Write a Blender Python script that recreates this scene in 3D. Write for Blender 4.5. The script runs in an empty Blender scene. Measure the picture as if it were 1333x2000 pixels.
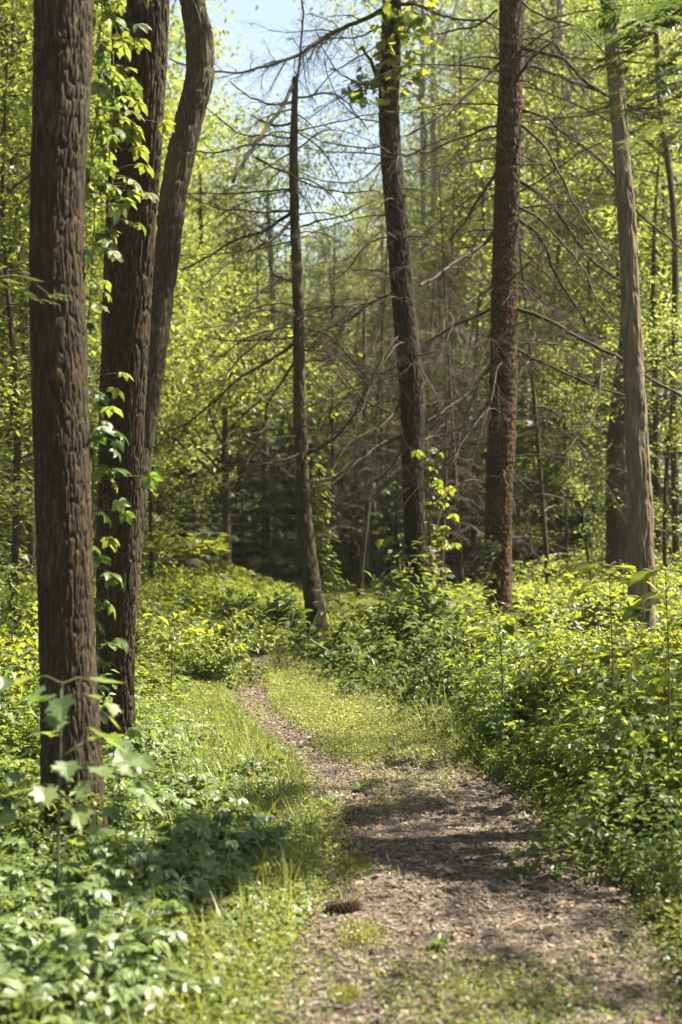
import bpy, math, random
import numpy as np
from mathutils import Vector, Matrix

sc = bpy.context.scene
col = sc.collection
R = math.radians

# ------------------------------------------------------------------ camera
F, CX, HY, CH = 2778.0, 666.5, 950.0, 1.5
cam = bpy.data.cameras.new("camera"); camo = bpy.data.objects.new("camera", cam); col.objects.link(camo)
PITCH = math.atan((1000 - HY) / F)
camo.location = (0, 0, CH)
camo.rotation_euler = (R(90) - PITCH, 0, 0)
cam.sensor_fit = 'VERTICAL'; cam.sensor_height = 36; cam.lens = F * 36 / 2000
cam.clip_start = .1; cam.clip_end = 1000
cam.dof.use_dof = True; cam.dof.focus_distance = 8.0; cam.dof.aperture_fstop = 2.6
sc.camera = camo

# ------------------------------------------------------------------ world and sun
SUN_EL, SUN_AZ = R(57), R(80)            # azimuth clockwise from the view direction (+Y)
w = bpy.data.worlds.new("World"); sc.world = w; w.use_nodes = True
nt = w.node_tree; bg = nt.nodes["Background"]
sky = nt.nodes.new("ShaderNodeTexSky"); sky.sky_type = 'NISHITA'; sky.sun_disc = False
sky.sun_elevation = SUN_EL; sky.sun_rotation = SUN_AZ
sky.air_density = 1.0; sky.dust_density = 1.0; sky.ozone_density = 1.0
hs = nt.nodes.new('ShaderNodeHueSaturation'); hs.inputs['Saturation'].default_value = .8; nt.links.new(sky.outputs[0], hs.inputs['Color'])
tn = nt.nodes.new('ShaderNodeMix'); tn.data_type = 'RGBA'; tn.blend_type = 'MULTIPLY'; tn.inputs[0].default_value = 1; tn.inputs[7].default_value = (1.0, .97, .88, 1)
nt.links.new(hs.outputs[0], tn.inputs[6]); nt.links.new(tn.outputs[2], bg.inputs[0]); bg.inputs[1].default_value = .050
sd = bpy.data.lights.new("sun", 'SUN'); sun = bpy.data.objects.new("sun", sd); col.objects.link(sun)
sd.energy = 5.0; sd.angle = R(.6); sd.color = (1, .92, .77)
SV = Vector((math.sin(SUN_AZ) * math.cos(SUN_EL), math.cos(SUN_AZ) * math.cos(SUN_EL), math.sin(SUN_EL)))
sun.rotation_euler = SV.to_track_quat('Z', 'Y').to_euler(); sun.location = SV * 50
sc.view_settings.view_transform = 'Standard'; sc.view_settings.look = 'None'
sc.view_settings.gamma = 1; sc.view_settings.exposure = 2.48
cy = sc.cycles
cy.use_denoising = True; cy.max_bounces = 9; cy.diffuse_bounces = 6; cy.glossy_bounces = 2
cy.transmission_bounces = 5; cy.transparent_max_bounces = 6
cy.caustics_reflective = False; cy.caustics_refractive = False; cy.sample_clamp_indirect = 6

# ------------------------------------------------------------------ helpers
cp, sp = math.cos(PITCH), math.sin(PITCH)
def at(px, py, d):
    """point of the place seen at photo pixel (px, py), d metres away along the horizontal"""
    u = (px - CX) / F; v = (1000 - py) / F
    fy = cp + v * sp; fz = -sp + v * cp
    k = d / fy
    return np.array([u * k, d, CH + fz * k])
def dist_ground(py):
    p = at(CX, py, 1.0); return CH / (CH - p[2])

def hash3(i, j, k, seed):
    h = (i.astype(np.int64) * 374761393 + j.astype(np.int64) * 668265263 + k.astype(np.int64) * 2147483647 + seed * 1274126177) & 0xffffffff
    h = ((h ^ (h >> 13)) * 1274126177) & 0xffffffff
    h = (h ^ (h >> 16)) & 0xffffffff
    return h / 4294967295.0
def noise(x, y, z=None, seed=0):
    x = np.asarray(x, float); y = np.asarray(y, float)
    z = np.zeros_like(x) if z is None else np.asarray(z, float)
    i, j, k = np.floor(x), np.floor(y), np.floor(z)
    f, g, h = x - i, y - j, z - k
    f = f * f * (3 - 2 * f); g = g * g * (3 - 2 * g); h = h * h * (3 - 2 * h)
    o = 0
    for a in (0, 1):
        for b in (0, 1):
            for c in (0, 1):
                wgt = (f if a else 1 - f) * (g if b else 1 - g) * (h if c else 1 - h)
                o = o + wgt * hash3(i + a, j + b, k + c, seed)
    return o
def fbm(x, y, z=None, seed=0, octv=4):
    o, a, t = 0, .5, 0
    x = np.asarray(x, float); y = np.asarray(y, float); z = np.zeros_like(x) if z is None else np.asarray(z, float)
    for q in range(octv):
        o = o + a * noise(x, y, z, seed + q * 17); t += a; a *= .5; x, y, z = x * 2.03, y * 2.03, z * 2.03
    return o / t

class MB:
    """collects leaf templates and tubes, built as ONE mesh"""
    def __init__(s):
        s.V, s.T, s.Q, s.rt, s.rq, s.n = [], [], [], [], [], 0
        s.tubes = {}
    def add(s, v, tris=None, quads=None, r=.5):
        v = np.asarray(v, float)
        if tris is not None and len(tris):
            tris = np.asarray(tris); s.T.append(tris + s.n); s.rt.append(np.broadcast_to(r, len(tris)) if np.ndim(r) == 0 else np.asarray(r)[:len(tris)])
        if quads is not None and len(quads):
            quads = np.asarray(quads); s.Q.append(quads + s.n); s.rq.append(np.broadcast_to(r, len(quads)) if np.ndim(r) == 0 else np.asarray(r)[:len(quads)])
        s.V.append(v); s.n += len(v)
    def place(s, tpl, P, yaw, pitch, roll, sc_, rnd):
        tv, tt = tpl; P = np.asarray(P, float); n = len(P)
        if n == 0: return
        yaw, pitch, roll, sc_, rnd = [np.broadcast_to(q, n).astype(float) for q in (yaw, pitch, roll, sc_, rnd)]
        cz, sz, cx, sx, cY, sY = np.cos(yaw), np.sin(yaw), np.cos(pitch), np.sin(pitch), np.cos(roll), np.sin(roll)
        o = np.zeros(n); i = np.ones(n)
        Rz = np.stack([cz, -sz, o, sz, cz, o, o, o, i], -1).reshape(n, 3, 3)
        Rx = np.stack([i, o, o, o, cx, -sx, o, sx, cx], -1).reshape(n, 3, 3)
        Ry = np.stack([cY, o, sY, o, i, o, -sY, o, cY], -1).reshape(n, 3, 3)
        M = Rz @ Rx @ Ry
        v = np.einsum('nij,mj->nmi', M, tv) * sc_[:, None, None] + P[:, None, :]
        m = len(tv)
        f = (tt[None] + (np.arange(n) * m)[:, None, None]).reshape(-1, 3)
        s.T.append(f + s.n); s.rt.append(np.repeat(rnd, len(tt))); s.V.append(v.reshape(-1, 3)); s.n += n * m
    def tube(s, pts, rad, sides=4, r=.5):
        pts = np.asarray(pts, float); rad = np.broadcast_to(rad, len(pts)).astype(float)
        s.tubes.setdefault((len(pts), sides), []).append((pts, rad, r))
    def flush(s):
        for (k, sides), L in s.tubes.items():
            P = np.array([a for a, b, c in L]); Rr = np.array([b for a, b, c in L]); rr = np.array([c for a, b, c in L])
            t = np.gradient(P, axis=1); t /= np.linalg.norm(t, axis=2, keepdims=True) + 1e-12
            mt = t.mean(1); ref = np.where((np.abs(mt[:, 2]) > .8)[:, None], [[1., 0, 0]], [[0, 0, 1.]])[:, None, :]
            u = np.cross(t, np.broadcast_to(ref, t.shape)); u /= np.linalg.norm(u, axis=2, keepdims=True) + 1e-12
            v = np.cross(t, u)
            a = np.arange(sides) * 2 * math.pi / sides
            ring = P[:, :, None, :] + Rr[:, :, None, None] * (np.cos(a)[None, None, :, None] * u[:, :, None, :] + np.sin(a)[None, None, :, None] * v[:, :, None, :])
            n = len(L); base = (np.arange(n) * k * sides)[:, None, None]
            i = (np.arange(k - 1) * sides)[None, :, None]; j = np.arange(sides)[None, None, :]; j2 = (j + 1) % sides
            q = np.stack([base + i + j, base + i + j2, base + i + sides + j2, base + i + sides + j], -1).reshape(-1, 4)
            s.Q.append(q + s.n); s.rq.append(np.repeat(rr, (k - 1) * sides)); s.V.append(ring.reshape(-1, 3)); s.n += n * k * sides
        s.tubes = {}
    def build(s, name, mat, parent=None, origin=(0, 0, 0), smooth=False):
        s.flush()
        V = np.concatenate(s.V) - np.asarray(origin, float) if s.V else np.zeros((0, 3))
        T = np.concatenate(s.T) if s.T else np.zeros((0, 3), int); Q = np.concatenate(s.Q) if s.Q else np.zeros((0, 4), int)
        me = bpy.data.meshes.new(name)
        me.vertices.add(len(V)); me.vertices.foreach_set('co', V.astype(np.float32).ravel())
        nl = T.size + Q.size; me.loops.add(nl)
        me.loops.foreach_set('vertex_index', np.concatenate([T.ravel(), Q.ravel()]).astype(np.int32))
        me.polygons.add(len(T) + len(Q))
        st = np.concatenate([np.arange(len(T)) * 3, T.size + np.arange(len(Q)) * 4]).astype(np.int32)
        me.polygons.foreach_set('loop_start', st)
        me.update(calc_edges=True)
        rn = np.concatenate(s.rt + s.rq) if (s.rt or s.rq) else np.zeros(0)
        at_ = me.attributes.new('rnd', 'FLOAT', 'FACE'); at_.data.foreach_set('value', rn.astype(np.float32))
        me.polygons.foreach_set('use_smooth', np.full(len(me.polygons), smooth))
        me.materials.append(mat)
        o = bpy.data.objects.new(name, me); col.objects.link(o); o.parent = parent
        return o

def walk(rg, p, d, L, n, droop, wob):
    P = [np.array(p, float)]; d = np.array(d, float); d /= np.linalg.norm(d)
    for i in range(n - 1):
        d = d + rg.normal(0, wob, 3) + np.array([0, 0, -droop / n]); d /= np.linalg.norm(d); P.append(P[-1] + d * L / (n - 1))
    return np.array(P)

def tag(o, label=None, cat=None, group=None, kind=None):
    for k, v in (('label', label), ('category', cat), ('group', group), ('kind', kind)):
        if v: o[k] = v
    return o
def empty(name, loc, label, cat, group=None):
    o = bpy.data.objects.new(name, None); col.objects.link(o); o.location = loc; o.empty_display_size = .2
    return tag(o, label, cat, group)
def dup(root, loc, rz=0, s=1, label=None, group=None):
    c = root.copy(); col.objects.link(c); c.location = loc; c.rotation_euler = (0, 0, rz); c.scale = (s, s, s) if np.ndim(s) == 0 else s
    if label: c['label'] = label
    if group: c['group'] = group
    for ch in root.children:
        d = ch.copy(); col.objects.link(d); d.parent = c
        for g in ch.children:
            e = g.copy(); col.objects.link(e); e.parent = d
    return c

# ------------------------------------------------------------------ materials
def newmat(name):
    m = bpy.data.materials.new(name); m.use_nodes = True; n = m.node_tree
    for x in list(n.nodes): n.nodes.remove(x)
    out = n.nodes.new("ShaderNodeOutputMaterial"); return m, n, out
def ramp(n, src, stops):
    r = n.nodes.new("ShaderNodeValToRGB"); e = r.color_ramp.elements
    while len(e) < len(stops): e.new(.5)
    for el, (p, c) in zip(e, stops): el.position = p; el.color = (*c, 1)
    n.links.new(src, r.inputs[0]); return r.outputs[0]
def leafmat(name, c0, c1, c2, trans=.5, tgain=(1.9, 1.7, .7), rough=.42, spec=.5):
    """leaf: reflects base colour, lets a yellower light through"""
    m, n, out = newmat(name)
    a = n.nodes.new("ShaderNodeAttribute"); a.attribute_name = 'rnd'
    oi = n.nodes.new("ShaderNodeObjectInfo")
    mx = n.nodes.new("ShaderNodeMath"); mx.operation = 'MULTIPLY_ADD'; mx.inputs[1].default_value = .25
    n.links.new(oi.outputs['Random'], mx.inputs[0]); 
    m2 = n.nodes.new("ShaderNodeMath"); m2.operation = 'MULTIPLY'; m2.inputs[1].default_value = .8
    n.links.new(a.outputs['Fac'], m2.inputs[0]); n.links.new(m2.outputs[0], mx.inputs[2])
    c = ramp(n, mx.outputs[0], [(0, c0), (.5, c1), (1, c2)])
    p = n.nodes.new("ShaderNodeBsdfPrincipled"); p.inputs['Roughness'].default_value = rough
    p.inputs['Specular IOR Level'].default_value = spec
    n.links.new(c, p.inputs['Base Color'])
    g = n.nodes.new("ShaderNodeMix"); g.data_type = 'RGBA'; g.blend_type = 'MULTIPLY'; g.inputs[0].default_value = 1
    g.inputs[7].default_value = (*tgain, 1); n.links.new(c, g.inputs[6])
    t = n.nodes.new("ShaderNodeBsdfTranslucent"); n.links.new(g.outputs[2], t.inputs[0])
    mix = n.nodes.new("ShaderNodeMixShader"); mix.inputs[0].default_value = trans
    n.links.new(p.outputs[0], mix.inputs[1]); n.links.new(t.outputs[0], mix.inputs[2]); n.links.new(mix.outputs[0], out.inputs[0])
    return m
def barkmat(name, dark, mid, light, zs=.22, scale=38, bump=.6, moss=None):
    m, n, out = newmat(name)
    tc = n.nodes.new("ShaderNodeTexCoord"); mp = n.nodes.new("ShaderNodeMapping"); mp.inputs['Scale'].default_value = (1, 1, zs)
    n.links.new(tc.outputs['Object'], mp.inputs[0])
    a = n.nodes.new("ShaderNodeTexNoise"); a.inputs['Scale'].default_value = scale; a.inputs['Detail'].default_value = 6; a.inputs['Roughness'].default_value = .65
    n.links.new(mp.outputs[0], a.inputs[0])
    c = ramp(n, a.outputs['Fac'], [(.32, dark), (.5, mid), (.7, light)])
    b = n.nodes.new("ShaderNodeTexNoise"); b.inputs['Scale'].default_value = 2.2; b.inputs['Detail'].default_value = 3
    n.links.new(tc.outputs['Object'], b.inputs[0])
    mxx = n.nodes.new("ShaderNodeMix"); mxx.data_type = 'RGBA'
    bb = ramp(n, b.outputs['Fac'], [(.45, (0, 0, 0)), (.7, (1, 1, 1))])
    n.links.new(bb, mxx.inputs[0]); n.links.new(c, mxx.inputs[6])
    if moss: 
        mxx.inputs[7].default_value = (*moss, 1)
        sc_ = n.nodes.new("ShaderNodeMath"); sc_.operation = 'MULTIPLY'; sc_.inputs[1].default_value = .55
        n.links.new(bb, sc_.inputs[0]); n.links.new(sc_.outputs[0], mxx.inputs[0])
    else: mxx.inputs[7].default_value = (*[q * .8 for q in mid], 1); mxx.inputs[0].default_value = .3
    p = n.nodes.new("ShaderNodeBsdfPrincipled"); p.inputs['Roughness'].default_value = .9; p.inputs['Specular IOR Level'].default_value = .25
    n.links.new(mxx.outputs[2], p.inputs['Base Color'])
    bp = n.nodes.new("ShaderNodeBump"); bp.inputs['Strength'].default_value = bump; bp.inputs['Distance'].default_value = .012
    n.links.new(a.outputs['Fac'], bp.inputs['Height']); n.links.new(bp.outputs[0], p.inputs['Normal'])
    n.links.new(p.outputs[0], out.inputs[0]); return m
def plain(name, c0, c1, rough=.85, scale=20):
    m, n, out = newmat(name)
    a = n.nodes.new("ShaderNodeAttribute"); a.attribute_name = 'rnd'
    tc = n.nodes.new("ShaderNodeTexCoord"); t = n.nodes.new("ShaderNodeTexNoise"); t.inputs['Scale'].default_value = scale
    n.links.new(tc.outputs['Object'], t.inputs[0])
    ad = n.nodes.new("ShaderNodeMath"); ad.operation = 'MULTIPLY_ADD'; ad.inputs[1].default_value = .5
    m3 = n.nodes.new("ShaderNodeMath"); m3.operation = 'MULTIPLY'; m3.inputs[1].default_value = .5
    n.links.new(a.outputs['Fac'], m3.inputs[0]); n.links.new(t.outputs['Fac'], ad.inputs[0]); n.links.new(m3.outputs[0], ad.inputs[2])
    c = ramp(n, ad.outputs[0], [(.2, c0), (.8, c1)])
    p = n.nodes.new("ShaderNodeBsdfPrincipled"); p.inputs['Roughness'].default_value = rough; p.inputs['Specular IOR Level'].default_value = .3
    n.links.new(c, p.inputs['Base Color']); n.links.new(p.outputs[0], out.inputs[0]); return m

M = {}
M['leaf_fresh'] = leafmat('fresh_leaf', (.036, .070, .016), (.094, .130, .023), (.170, .185, .040), .60, (2.65, 2.3, 1.1))
M['leaf_ground'] = leafmat('ground_leaf', (.040, .080, .020), (.075, .120, .028), (.130, .160, .042), .48, (2.2, 2.0, 1.2))
M['leaf_broad'] = leafmat('broad_leaf', (.050, .085, .028), (.085, .125, .040), (.140, .170, .060), .42, (2.3, 2.1, 1.0), .42, .55)
M['leaf_crown'] = leafmat('crown_leaf', (.045, .076, .021), (.100, .128, .034), (.175, .180, .055), .60, (2.55, 2.3, 1.3))
M['leaf_deep'] = leafmat('deep_leaf', (.030, .056, .014), (.062, .088, .020), (.115, .130, .030), .50, (2.3, 2.1, 1.1), .5, .3)
M['needle'] = leafmat('needle', (.030, .052, .020), (.060, .085, .030), (.100, .120, .042), .42, (2.0, 2.0, 1.0))
M['grass'] = leafmat('grass_blade', (.075, .110, .024), (.108, .145, .034), (.190, .190, .066), .50, (2.3, 2.0, 1.0))
M['weed'] = leafmat('weed_leaf', (.050, .085, .017), (.100, .135, .028), (.180, .185, .055), .50, (2.3, 2.0, 1.0))
M['moss'] = leafmat('moss', (.10, .11, .012), (.14, .14, .015), (.19, .17, .02), .2)
M['bark_grey'] = barkmat('furrowed_bark', (.006, .004, .002), (.032, .022, .011), (.110, .078, .042), .14, 75, 1.0)
M['bark_red'] = barkmat('scaly_reddish_bark', (.010, .005, .002), (.044, .023, .010), (.160, .085, .034), .45, 55, .7)
M['bark_brown'] = barkmat('brown_bark', (.009, .006, .003), (.031, .022, .011), (.095, .070, .038), .18, 60, .8, (.075, .075, .03))
M['bark_black'] = barkmat('dark_furrowed_bark', (.006, .0045, .002), (.022, .016, .008), (.070, .052, .028), .15, 60, .8)
M['bark_tan'] = barkmat('smooth_tan_bark', (.040, .028, .016), (.120, .090, .056), (.220, .175, .115), .14, 34, .8)
M['bark_pale'] = barkmat('pale_grey_bark', (.11, .10, .085), (.22, .20, .17), (.34, .31, .27), .2, 10, .3)
M['bark_dark'] = barkmat('dark_bark', (.018, .013, .009), (.050, .037, .026), (.095, .072, .050), .3, 20, .5)
M['deadwood'] = plain('dead_twig', (.050, .034, .022), (.170, .125, .090), .9, 9)
M['branch'] = plain('dead_branch', (.020, .014, .008), (.060, .045, .027), .9, 12)
M['stem'] = plain('green_stem', (.05, .06, .02), (.10, .10, .04), .7)
M['litter'] = plain('leaf_litter', (.050, .026, .015), (.28, .17, .11), .75, 25)
M['chip'] = plain('wood_chip', (.018, .014, .010), (.20, .157, .117), .8, 30)
M['metal'] = plain('weathered_wire', (.05, .05, .045), (.12, .12, .10), .6)
M['black'] = plain('dark_stake', (.010, .010, .010), (.03, .028, .025), .7)

def soilmat(name, c):
    m, n, out = newmat(name)
    tc = n.nodes.new("ShaderNodeTexCoord")
    a = n.nodes.new("ShaderNodeTexNoise"); a.inputs['Scale'].default_value = 60; a.inputs['Detail'].default_value = 8; a.inputs['Roughness'].default_value = .75
    b = n.nodes.new("ShaderNodeTexVoronoi"); b.inputs['Scale'].default_value = 55
    n.links.new(tc.outputs['Object'], a.inputs[0]); n.links.new(tc.outputs['Object'], b.inputs[0])
    mu = n.nodes.new("ShaderNodeMath"); mu.operation = 'MULTIPLY_ADD'; mu.inputs[1].default_value = .35
    n.links.new(b.outputs['Distance'], mu.inputs[0]); n.links.new(a.outputs['Fac'], mu.inputs[2])
    cc = ramp(n, mu.outputs[0], c)
    p = n.nodes.new("ShaderNodeBsdfPrincipled"); p.inputs['Roughness'].default_value = .95; p.inputs['Specular IOR Level'].default_value = .2
    n.links.new(cc, p.inputs['Base Color'])
    bp = n.nodes.new("ShaderNodeBump"); bp.inputs['Strength'].default_value = .8; bp.inputs['Distance'].default_value = .01
    n.links.new(mu.outputs[0], bp.inputs['Height']); n.links.new(bp.outputs[0], p.inputs['Normal']); n.links.new(p.outputs[0], out.inputs[0]); return m
M['soil'] = soilmat('forest_soil', [(.35, (.016, .014, .008)), (.55, (.036, .030, .017)), (.8, (.075, .062, .036))])
M['dirt'] = soilmat('trodden_dirt', [(.38, (.016, .012, .008)), (.55, (.050, .037, .026)), (.78, (.12, .09, .065))])

# ------------------------------------------------------------------ leaf templates (leaf lies along +Y, length 1)
def T_(v, f): return (np.array(v, float), np.array(f))
LEAF2 = T_([(0, 0, 0), (-.27, .42, .07), (.27, .42, .07), (0, 1, -.06)], [(0, 3, 1), (0, 2, 3)])
LEAF6 = T_([(0, 0, 0), (-.2, .22, .05), (0, .25, 0), (.2, .22, .05), (-.26, .5, .07), (0, .55, .01), (.26, .5, .07), (-.13, .8, .01), (.13, .8, .01), (0, 1, -.1)],
           [(0, 2, 1), (0, 3, 2), (1, 2, 5), (1, 5, 4), (2, 3, 6), (2, 6, 5), (4, 5, 7), (5, 9, 7), (5, 6, 8), (5, 8, 9)])
BLADE = T_([(-.014, 0, 0), (.014, 0, 0), (-.012, .5, 0), (.012, .5, 0), (0, 1, -.12)], [(0, 1, 3), (0, 3, 2), (2, 3, 4)])
CHIP = T_([(-.5, -.25, 0), (.45, -.3, .04), (.5, .22, .0), (-.4, .3, .05)], [(0, 1, 2), (0, 2, 3)])
def combine(parts):
    V, Fc, n = [], [], 0
    for (tv, tt), M4 in parts:
        v = (np.c_[tv, np.ones(len(tv))] @ np.array(M4).T)[:, :3]; V.append(v); Fc.append(tt + n); n += len(v)
    return np.concatenate(V), np.concatenate(Fc)
def xf(x=0, y=0, z=0, yaw=0, pitch=0, roll=0, s=1, sx=1):
    return Matrix.Translation((x, y, z)) @ Matrix.Rotation(yaw, 4, 'Z') @ Matrix.Rotation(pitch, 4, 'X') @ Matrix.Rotation(roll, 4, 'Y') @ Matrix.Diagonal((s * sx, s, s, 1))
def palmate(leaf, n=5, spread=62, wide=1.15):
    L = []
    for i in range(n):
        a = (i - (n - 1) / 2); sz = (1 - .14 * abs(a) ** 1.3)
        L.append((leaf, xf(yaw=R(-spread * a * .9), pitch=R(-14 - 6 * abs(a)), s=sz, sx=wide)))
    return combine(L)
PALM5 = palmate(LEAF6); PALM5L = palmate(LEAF2, 5, 60, 1.3); TRI3 = palmate(LEAF6, 3, 75, 1.4); TRI3L = palmate(LEAF2, 3, 80, 1.6)
def pinnate(leaf, pairs=3, wide=1.1):
    L = []
    for i in range(pairs):
        y = .18 + i * .6 / pairs
        for s in (-1, 1): L.append((leaf, xf(y=y, z=-.05 * i, yaw=R(-62 * s), pitch=R(-12), s=.42, sx=wide)))
    L.append((leaf, xf(y=.66, z=-.08, pitch=R(-18), s=.5, sx=wide)))
    L.append((T_([(-.012, 0, 0), (.012, 0, 0), (.008, .8, -.08), (-.008, .8, -.08)], [(0, 1, 2), (0, 2, 3)]), xf()))
    return combine(L)
PINN = pinnate(LEAF6); PINNL = pinnate(LEAF2, 3, 1.4)
def maple():
    o = [(0, 0), (.16, -.06), (.42, -.02), (.36, .14), (.56, .42), (.34, .42), (.27, .52), (.22, .72), (.1, .74), (0, 1.02)]
    v = [(0, .3, -.03)] + [(x, y, .10 * x + .02 - .12 * max(0, y - .6)) for x, y in o] + [(-x, y, .10 * x + .02 - .12 * max(0, y - .6)) for x, y in o[-2:0:-1]]
    n = len(v) - 1
    return T_(v, [(0, 1 + i, 1 + (i + 1) % n) for i in range(n)])
MAPLE = maple()
def spray(n=11, seed=0):
    rg = random.Random(seed); L = [(T_([(-.006, 0, 0), (.006, 0, 0), (.003, 1, -.1), (-.003, 1, -.1)], [(0, 1, 2), (0, 2, 3)]), xf())]
    nd = T_([(0, 0, 0), (-.11, .45, .02), (.11, .45, .02), (0, 1, -.03)], [(0, 3, 1), (0, 2, 3)])
    for i in range(n):
        y = .05 + .85 * i / n
        for s in (-1, 1): L.append((nd, xf(y=y, z=-.1 * y * y, yaw=R(-s * (52 + rg.uniform(-10, 10))), pitch=R(rg.uniform(-16, 4)), s=.42 * (1.05 - .75 * y) * rg.uniform(.8, 1.15))))
    L.append((nd, xf(y=.88, z=-.08, s=.16))); return combine(L)
SPRAY = spray()

# ------------------------------------------------------------------ ground and path
def gz(x, y):
    x = np.asarray(x, float); y = np.asarray(y, float)
    b = .05 * (fbm(x * .35, y * .35, seed=5, octv=3) - .5)
    return b * np.clip(y / 3, 0, 1)
YL = [1, 2, 4.05, 5.02, 5.95, 7.58, 8.87, 9.92, 10.97, 12.26, 13.44, 16.7, 19.8, 24]
XL_ = [-.5, -.42, -.25, -.12, -.057, -.29, -.627, -.81, -.934, -.823, -.42, -.25, -.6, -2.5]
YR = [1, 2, 4.39, 5.14, 5.63, 6.61, 7.58, 8.5, 9.92, 11.26, 13, 15.7, 18.1, 24]
XR_ = [.75, .88, 1.064, 1.098, 1.08, .937, .72, .53, .334, .217, .2, .45, 1.1, 3.0]
def eL(y): return np.interp(y, YL, XL_)
def eR(y): return np.interp(y, YR, XR_)
def axis(a, b, fa, fb, step, big):
    L = [a]; 
    while L[-1] < b:
        x = L[-1]; d = step if fa <= x <= fb else min(big, step + .25 * min(abs(x - fa), abs(x - fb)))
        L.append(x + d)
    return np.array(L)
gx = axis(-150, 150, -6, 6, .12, 12); gy = axis(-40, 220, 1, 24, .12, 12)
GX, GY = np.meshgrid(gx, gy); GZ = gz(GX, GY) 
def grid_quads(nr, nc):
    i = np.arange(nr - 1)[:, None] * nc; j = np.arange(nc - 1)[None]
    return np.stack([i + j, i + j + 1, i + j + nc + 1, i + j + nc], -1).reshape(-1, 4)
mb = MB(); mb.add(np.stack([GX, GY, GZ], -1).reshape(-1, 3), quads=grid_quads(*GX.shape))
tag(mb.build('ground', M['soil'], smooth=True), kind='structure')
py_ = np.arange(1.0, 15.5, .05); u = np.linspace(0, 1, 48)
jl = .12 * (fbm(py_ * 2.2, py_ * 0, seed=3) - .5); jr = .12 * (fbm(py_ * 2.2, py_ * 0 + 7, seed=4) - .5)
PX = (eL(py_) + jl)[:, None] * (1 - u) + (eR(py_) + jr)[:, None] * u; PY = np.broadcast_to(py_[:, None], PX.shape)
edge = np.minimum(1, np.minimum(u, 1 - u)[None] * 12)
PZ = gz(PX, PY) + .006 + edge * (.012 + .02 * (fbm(PX * 5, PY * 5, seed=9) - .3))
mb = MB(); mb.add(np.stack([PX, PY, PZ], -1).reshape(-1, 3), quads=grid_quads(*PX.shape))
tag(mb.build('dirt_path', M['dirt'], smooth=True), kind='structure')
def pz(x, y): return gz(x, y) + .018 + .02 * (fbm(x * 5, y * 5, seed=9) - .3)

rng = np.random.default_rng(11)
def inpath(x, y, m=0): return (x > eL(y) + m) & (x < eR(y) - m)
def frust(x, y, pad=.6): return np.abs(x) < .242 * y + pad

# weediness of the path: 0 bare, 1 green
def weedy(x, y):
    L, Rr = eL(y), eR(y); t = (x - L) / (Rr - L); wd = Rr - L
    nn = fbm(x * 2.3, y * 2.3, seed=31)
    edge = np.exp(-np.minimum(x - L, Rr - x) / .10) * 1.0
    far = np.clip((y - 11.2) / 1.2, 0, 1) * (1 - .6 * np.exp(-((t - .12) / .09) ** 2))
    mid = np.exp(-((y - 9.4) / 2.2) ** 4) * np.clip((t - .20) / .13, 0, 1) * 1.3
    near = np.clip((4.75 - y) / .6, 0, 1) * np.exp(-((x - .42) / .26) ** 2) * .62
    mid2 = np.exp(-((y - 7.3) / .5) ** 2) * np.exp(-((t - .68) / .28) ** 2) * .55
    v = np.maximum.reduce([edge, far, mid, near, mid2]) + 1.15 * (nn - .55)
    return np.clip(v, 0, 1)

# chips and dead leaf bits on the trodden path
def scatter(n, y0, y1, x0f, x1f, power=1.0):
    y = y0 + (y1 - y0) * rng.random(n) ** power; a, b = x0f(y), x1f(y); return a + (b - a) * rng.random(n), y
x, y = scatter(210000, 3.3, 14, lambda y: eL(y) - .18, lambda y: eR(y) + .15, 1.35)
mb = MB(); n = len(x)
s = .004 + .020 * rng.random(n) ** 4
mb.place(CHIP, np.c_[x, y, pz(x, y) + .002 + .004 * rng.random(n)], rng.uniform(0, 6.28, n), rng.normal(0, .28, n), rng.normal(0, .28, n), s, rng.random(n))
k = 1600
x, y = scatter(k, 3.3, 13, lambda y: eL(y) - .1, lambda y: eR(y) + .1, 1.3)
for a, b in zip(x, y):                       # fine sticks and needles
    an = rng.uniform(0, 6.28); l = .02 + .07 * rng.random() ** 2; z = float(pz(a, b)) + .004
    mb.tube([(a, b, z), (a + l * .5 * math.cos(an), b + l * .5 * math.sin(an), z + .003), (a + l * math.cos(an + .2), b + l * math.sin(an + .2), z)], [.0013, .0013, .0006], 3, rng.random())
tag(mb.build('wood_chips', M['chip']), 'brown bark chips, bits of dead leaf and needles strewn over the trodden path', 'wood chips', kind='stuff')
mb = MB()
x, y = scatter(900, 3.3, 12, lambda y: eL(y) - .25, lambda y: eR(y) + .15, 1.3); n = len(x)
mb.place(LEAF6, np.c_[x, y, pz(x, y) + .006], rng.uniform(0, 6.28, n), rng.normal(0, .25, n), rng.normal(0, .3, n), rng.uniform(.02, .045, n), rng.random(n))
for k in range(46):
    yy = rng.uniform(3.6, 10.5); xx = rng.uniform(float(eL(yy)), float(eR(yy))); L = rng.uniform(.08, .3); an = rng.uniform(0, 6.28); q = walk(rng, (xx, yy, 0), (math.cos(an), math.sin(an), 0), L, 6, 0, .12); q[:, 2] = pz(q[:, 0], q[:, 1]) + .006
    mb.tube(q, np.linspace(.0035, .0015, 6) * rng.uniform(.6, 1.4), 5, rng.random() * .6)
# forest floor litter
x = rng.uniform(-7, 7, 30000); y = 3 + 24 * rng.random(30000); ok = frust(x, y, .5) & ~inpath(x, y, -.05); x, y = x[ok], y[ok]; n = len(x)
mb.place(LEAF2, np.c_[x, y, gz(x, y) + .008], rng.uniform(0, 6.28, n), rng.normal(0, .3, n), rng.normal(0, .3, n), rng.uniform(.03, .08, n), rng.random(n) * .8)
tag(mb.build('leaf_litter', M['litter']), 'fallen dead leaves lying on the path edges and forest floor', 'leaf litter', kind='stuff')

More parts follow.
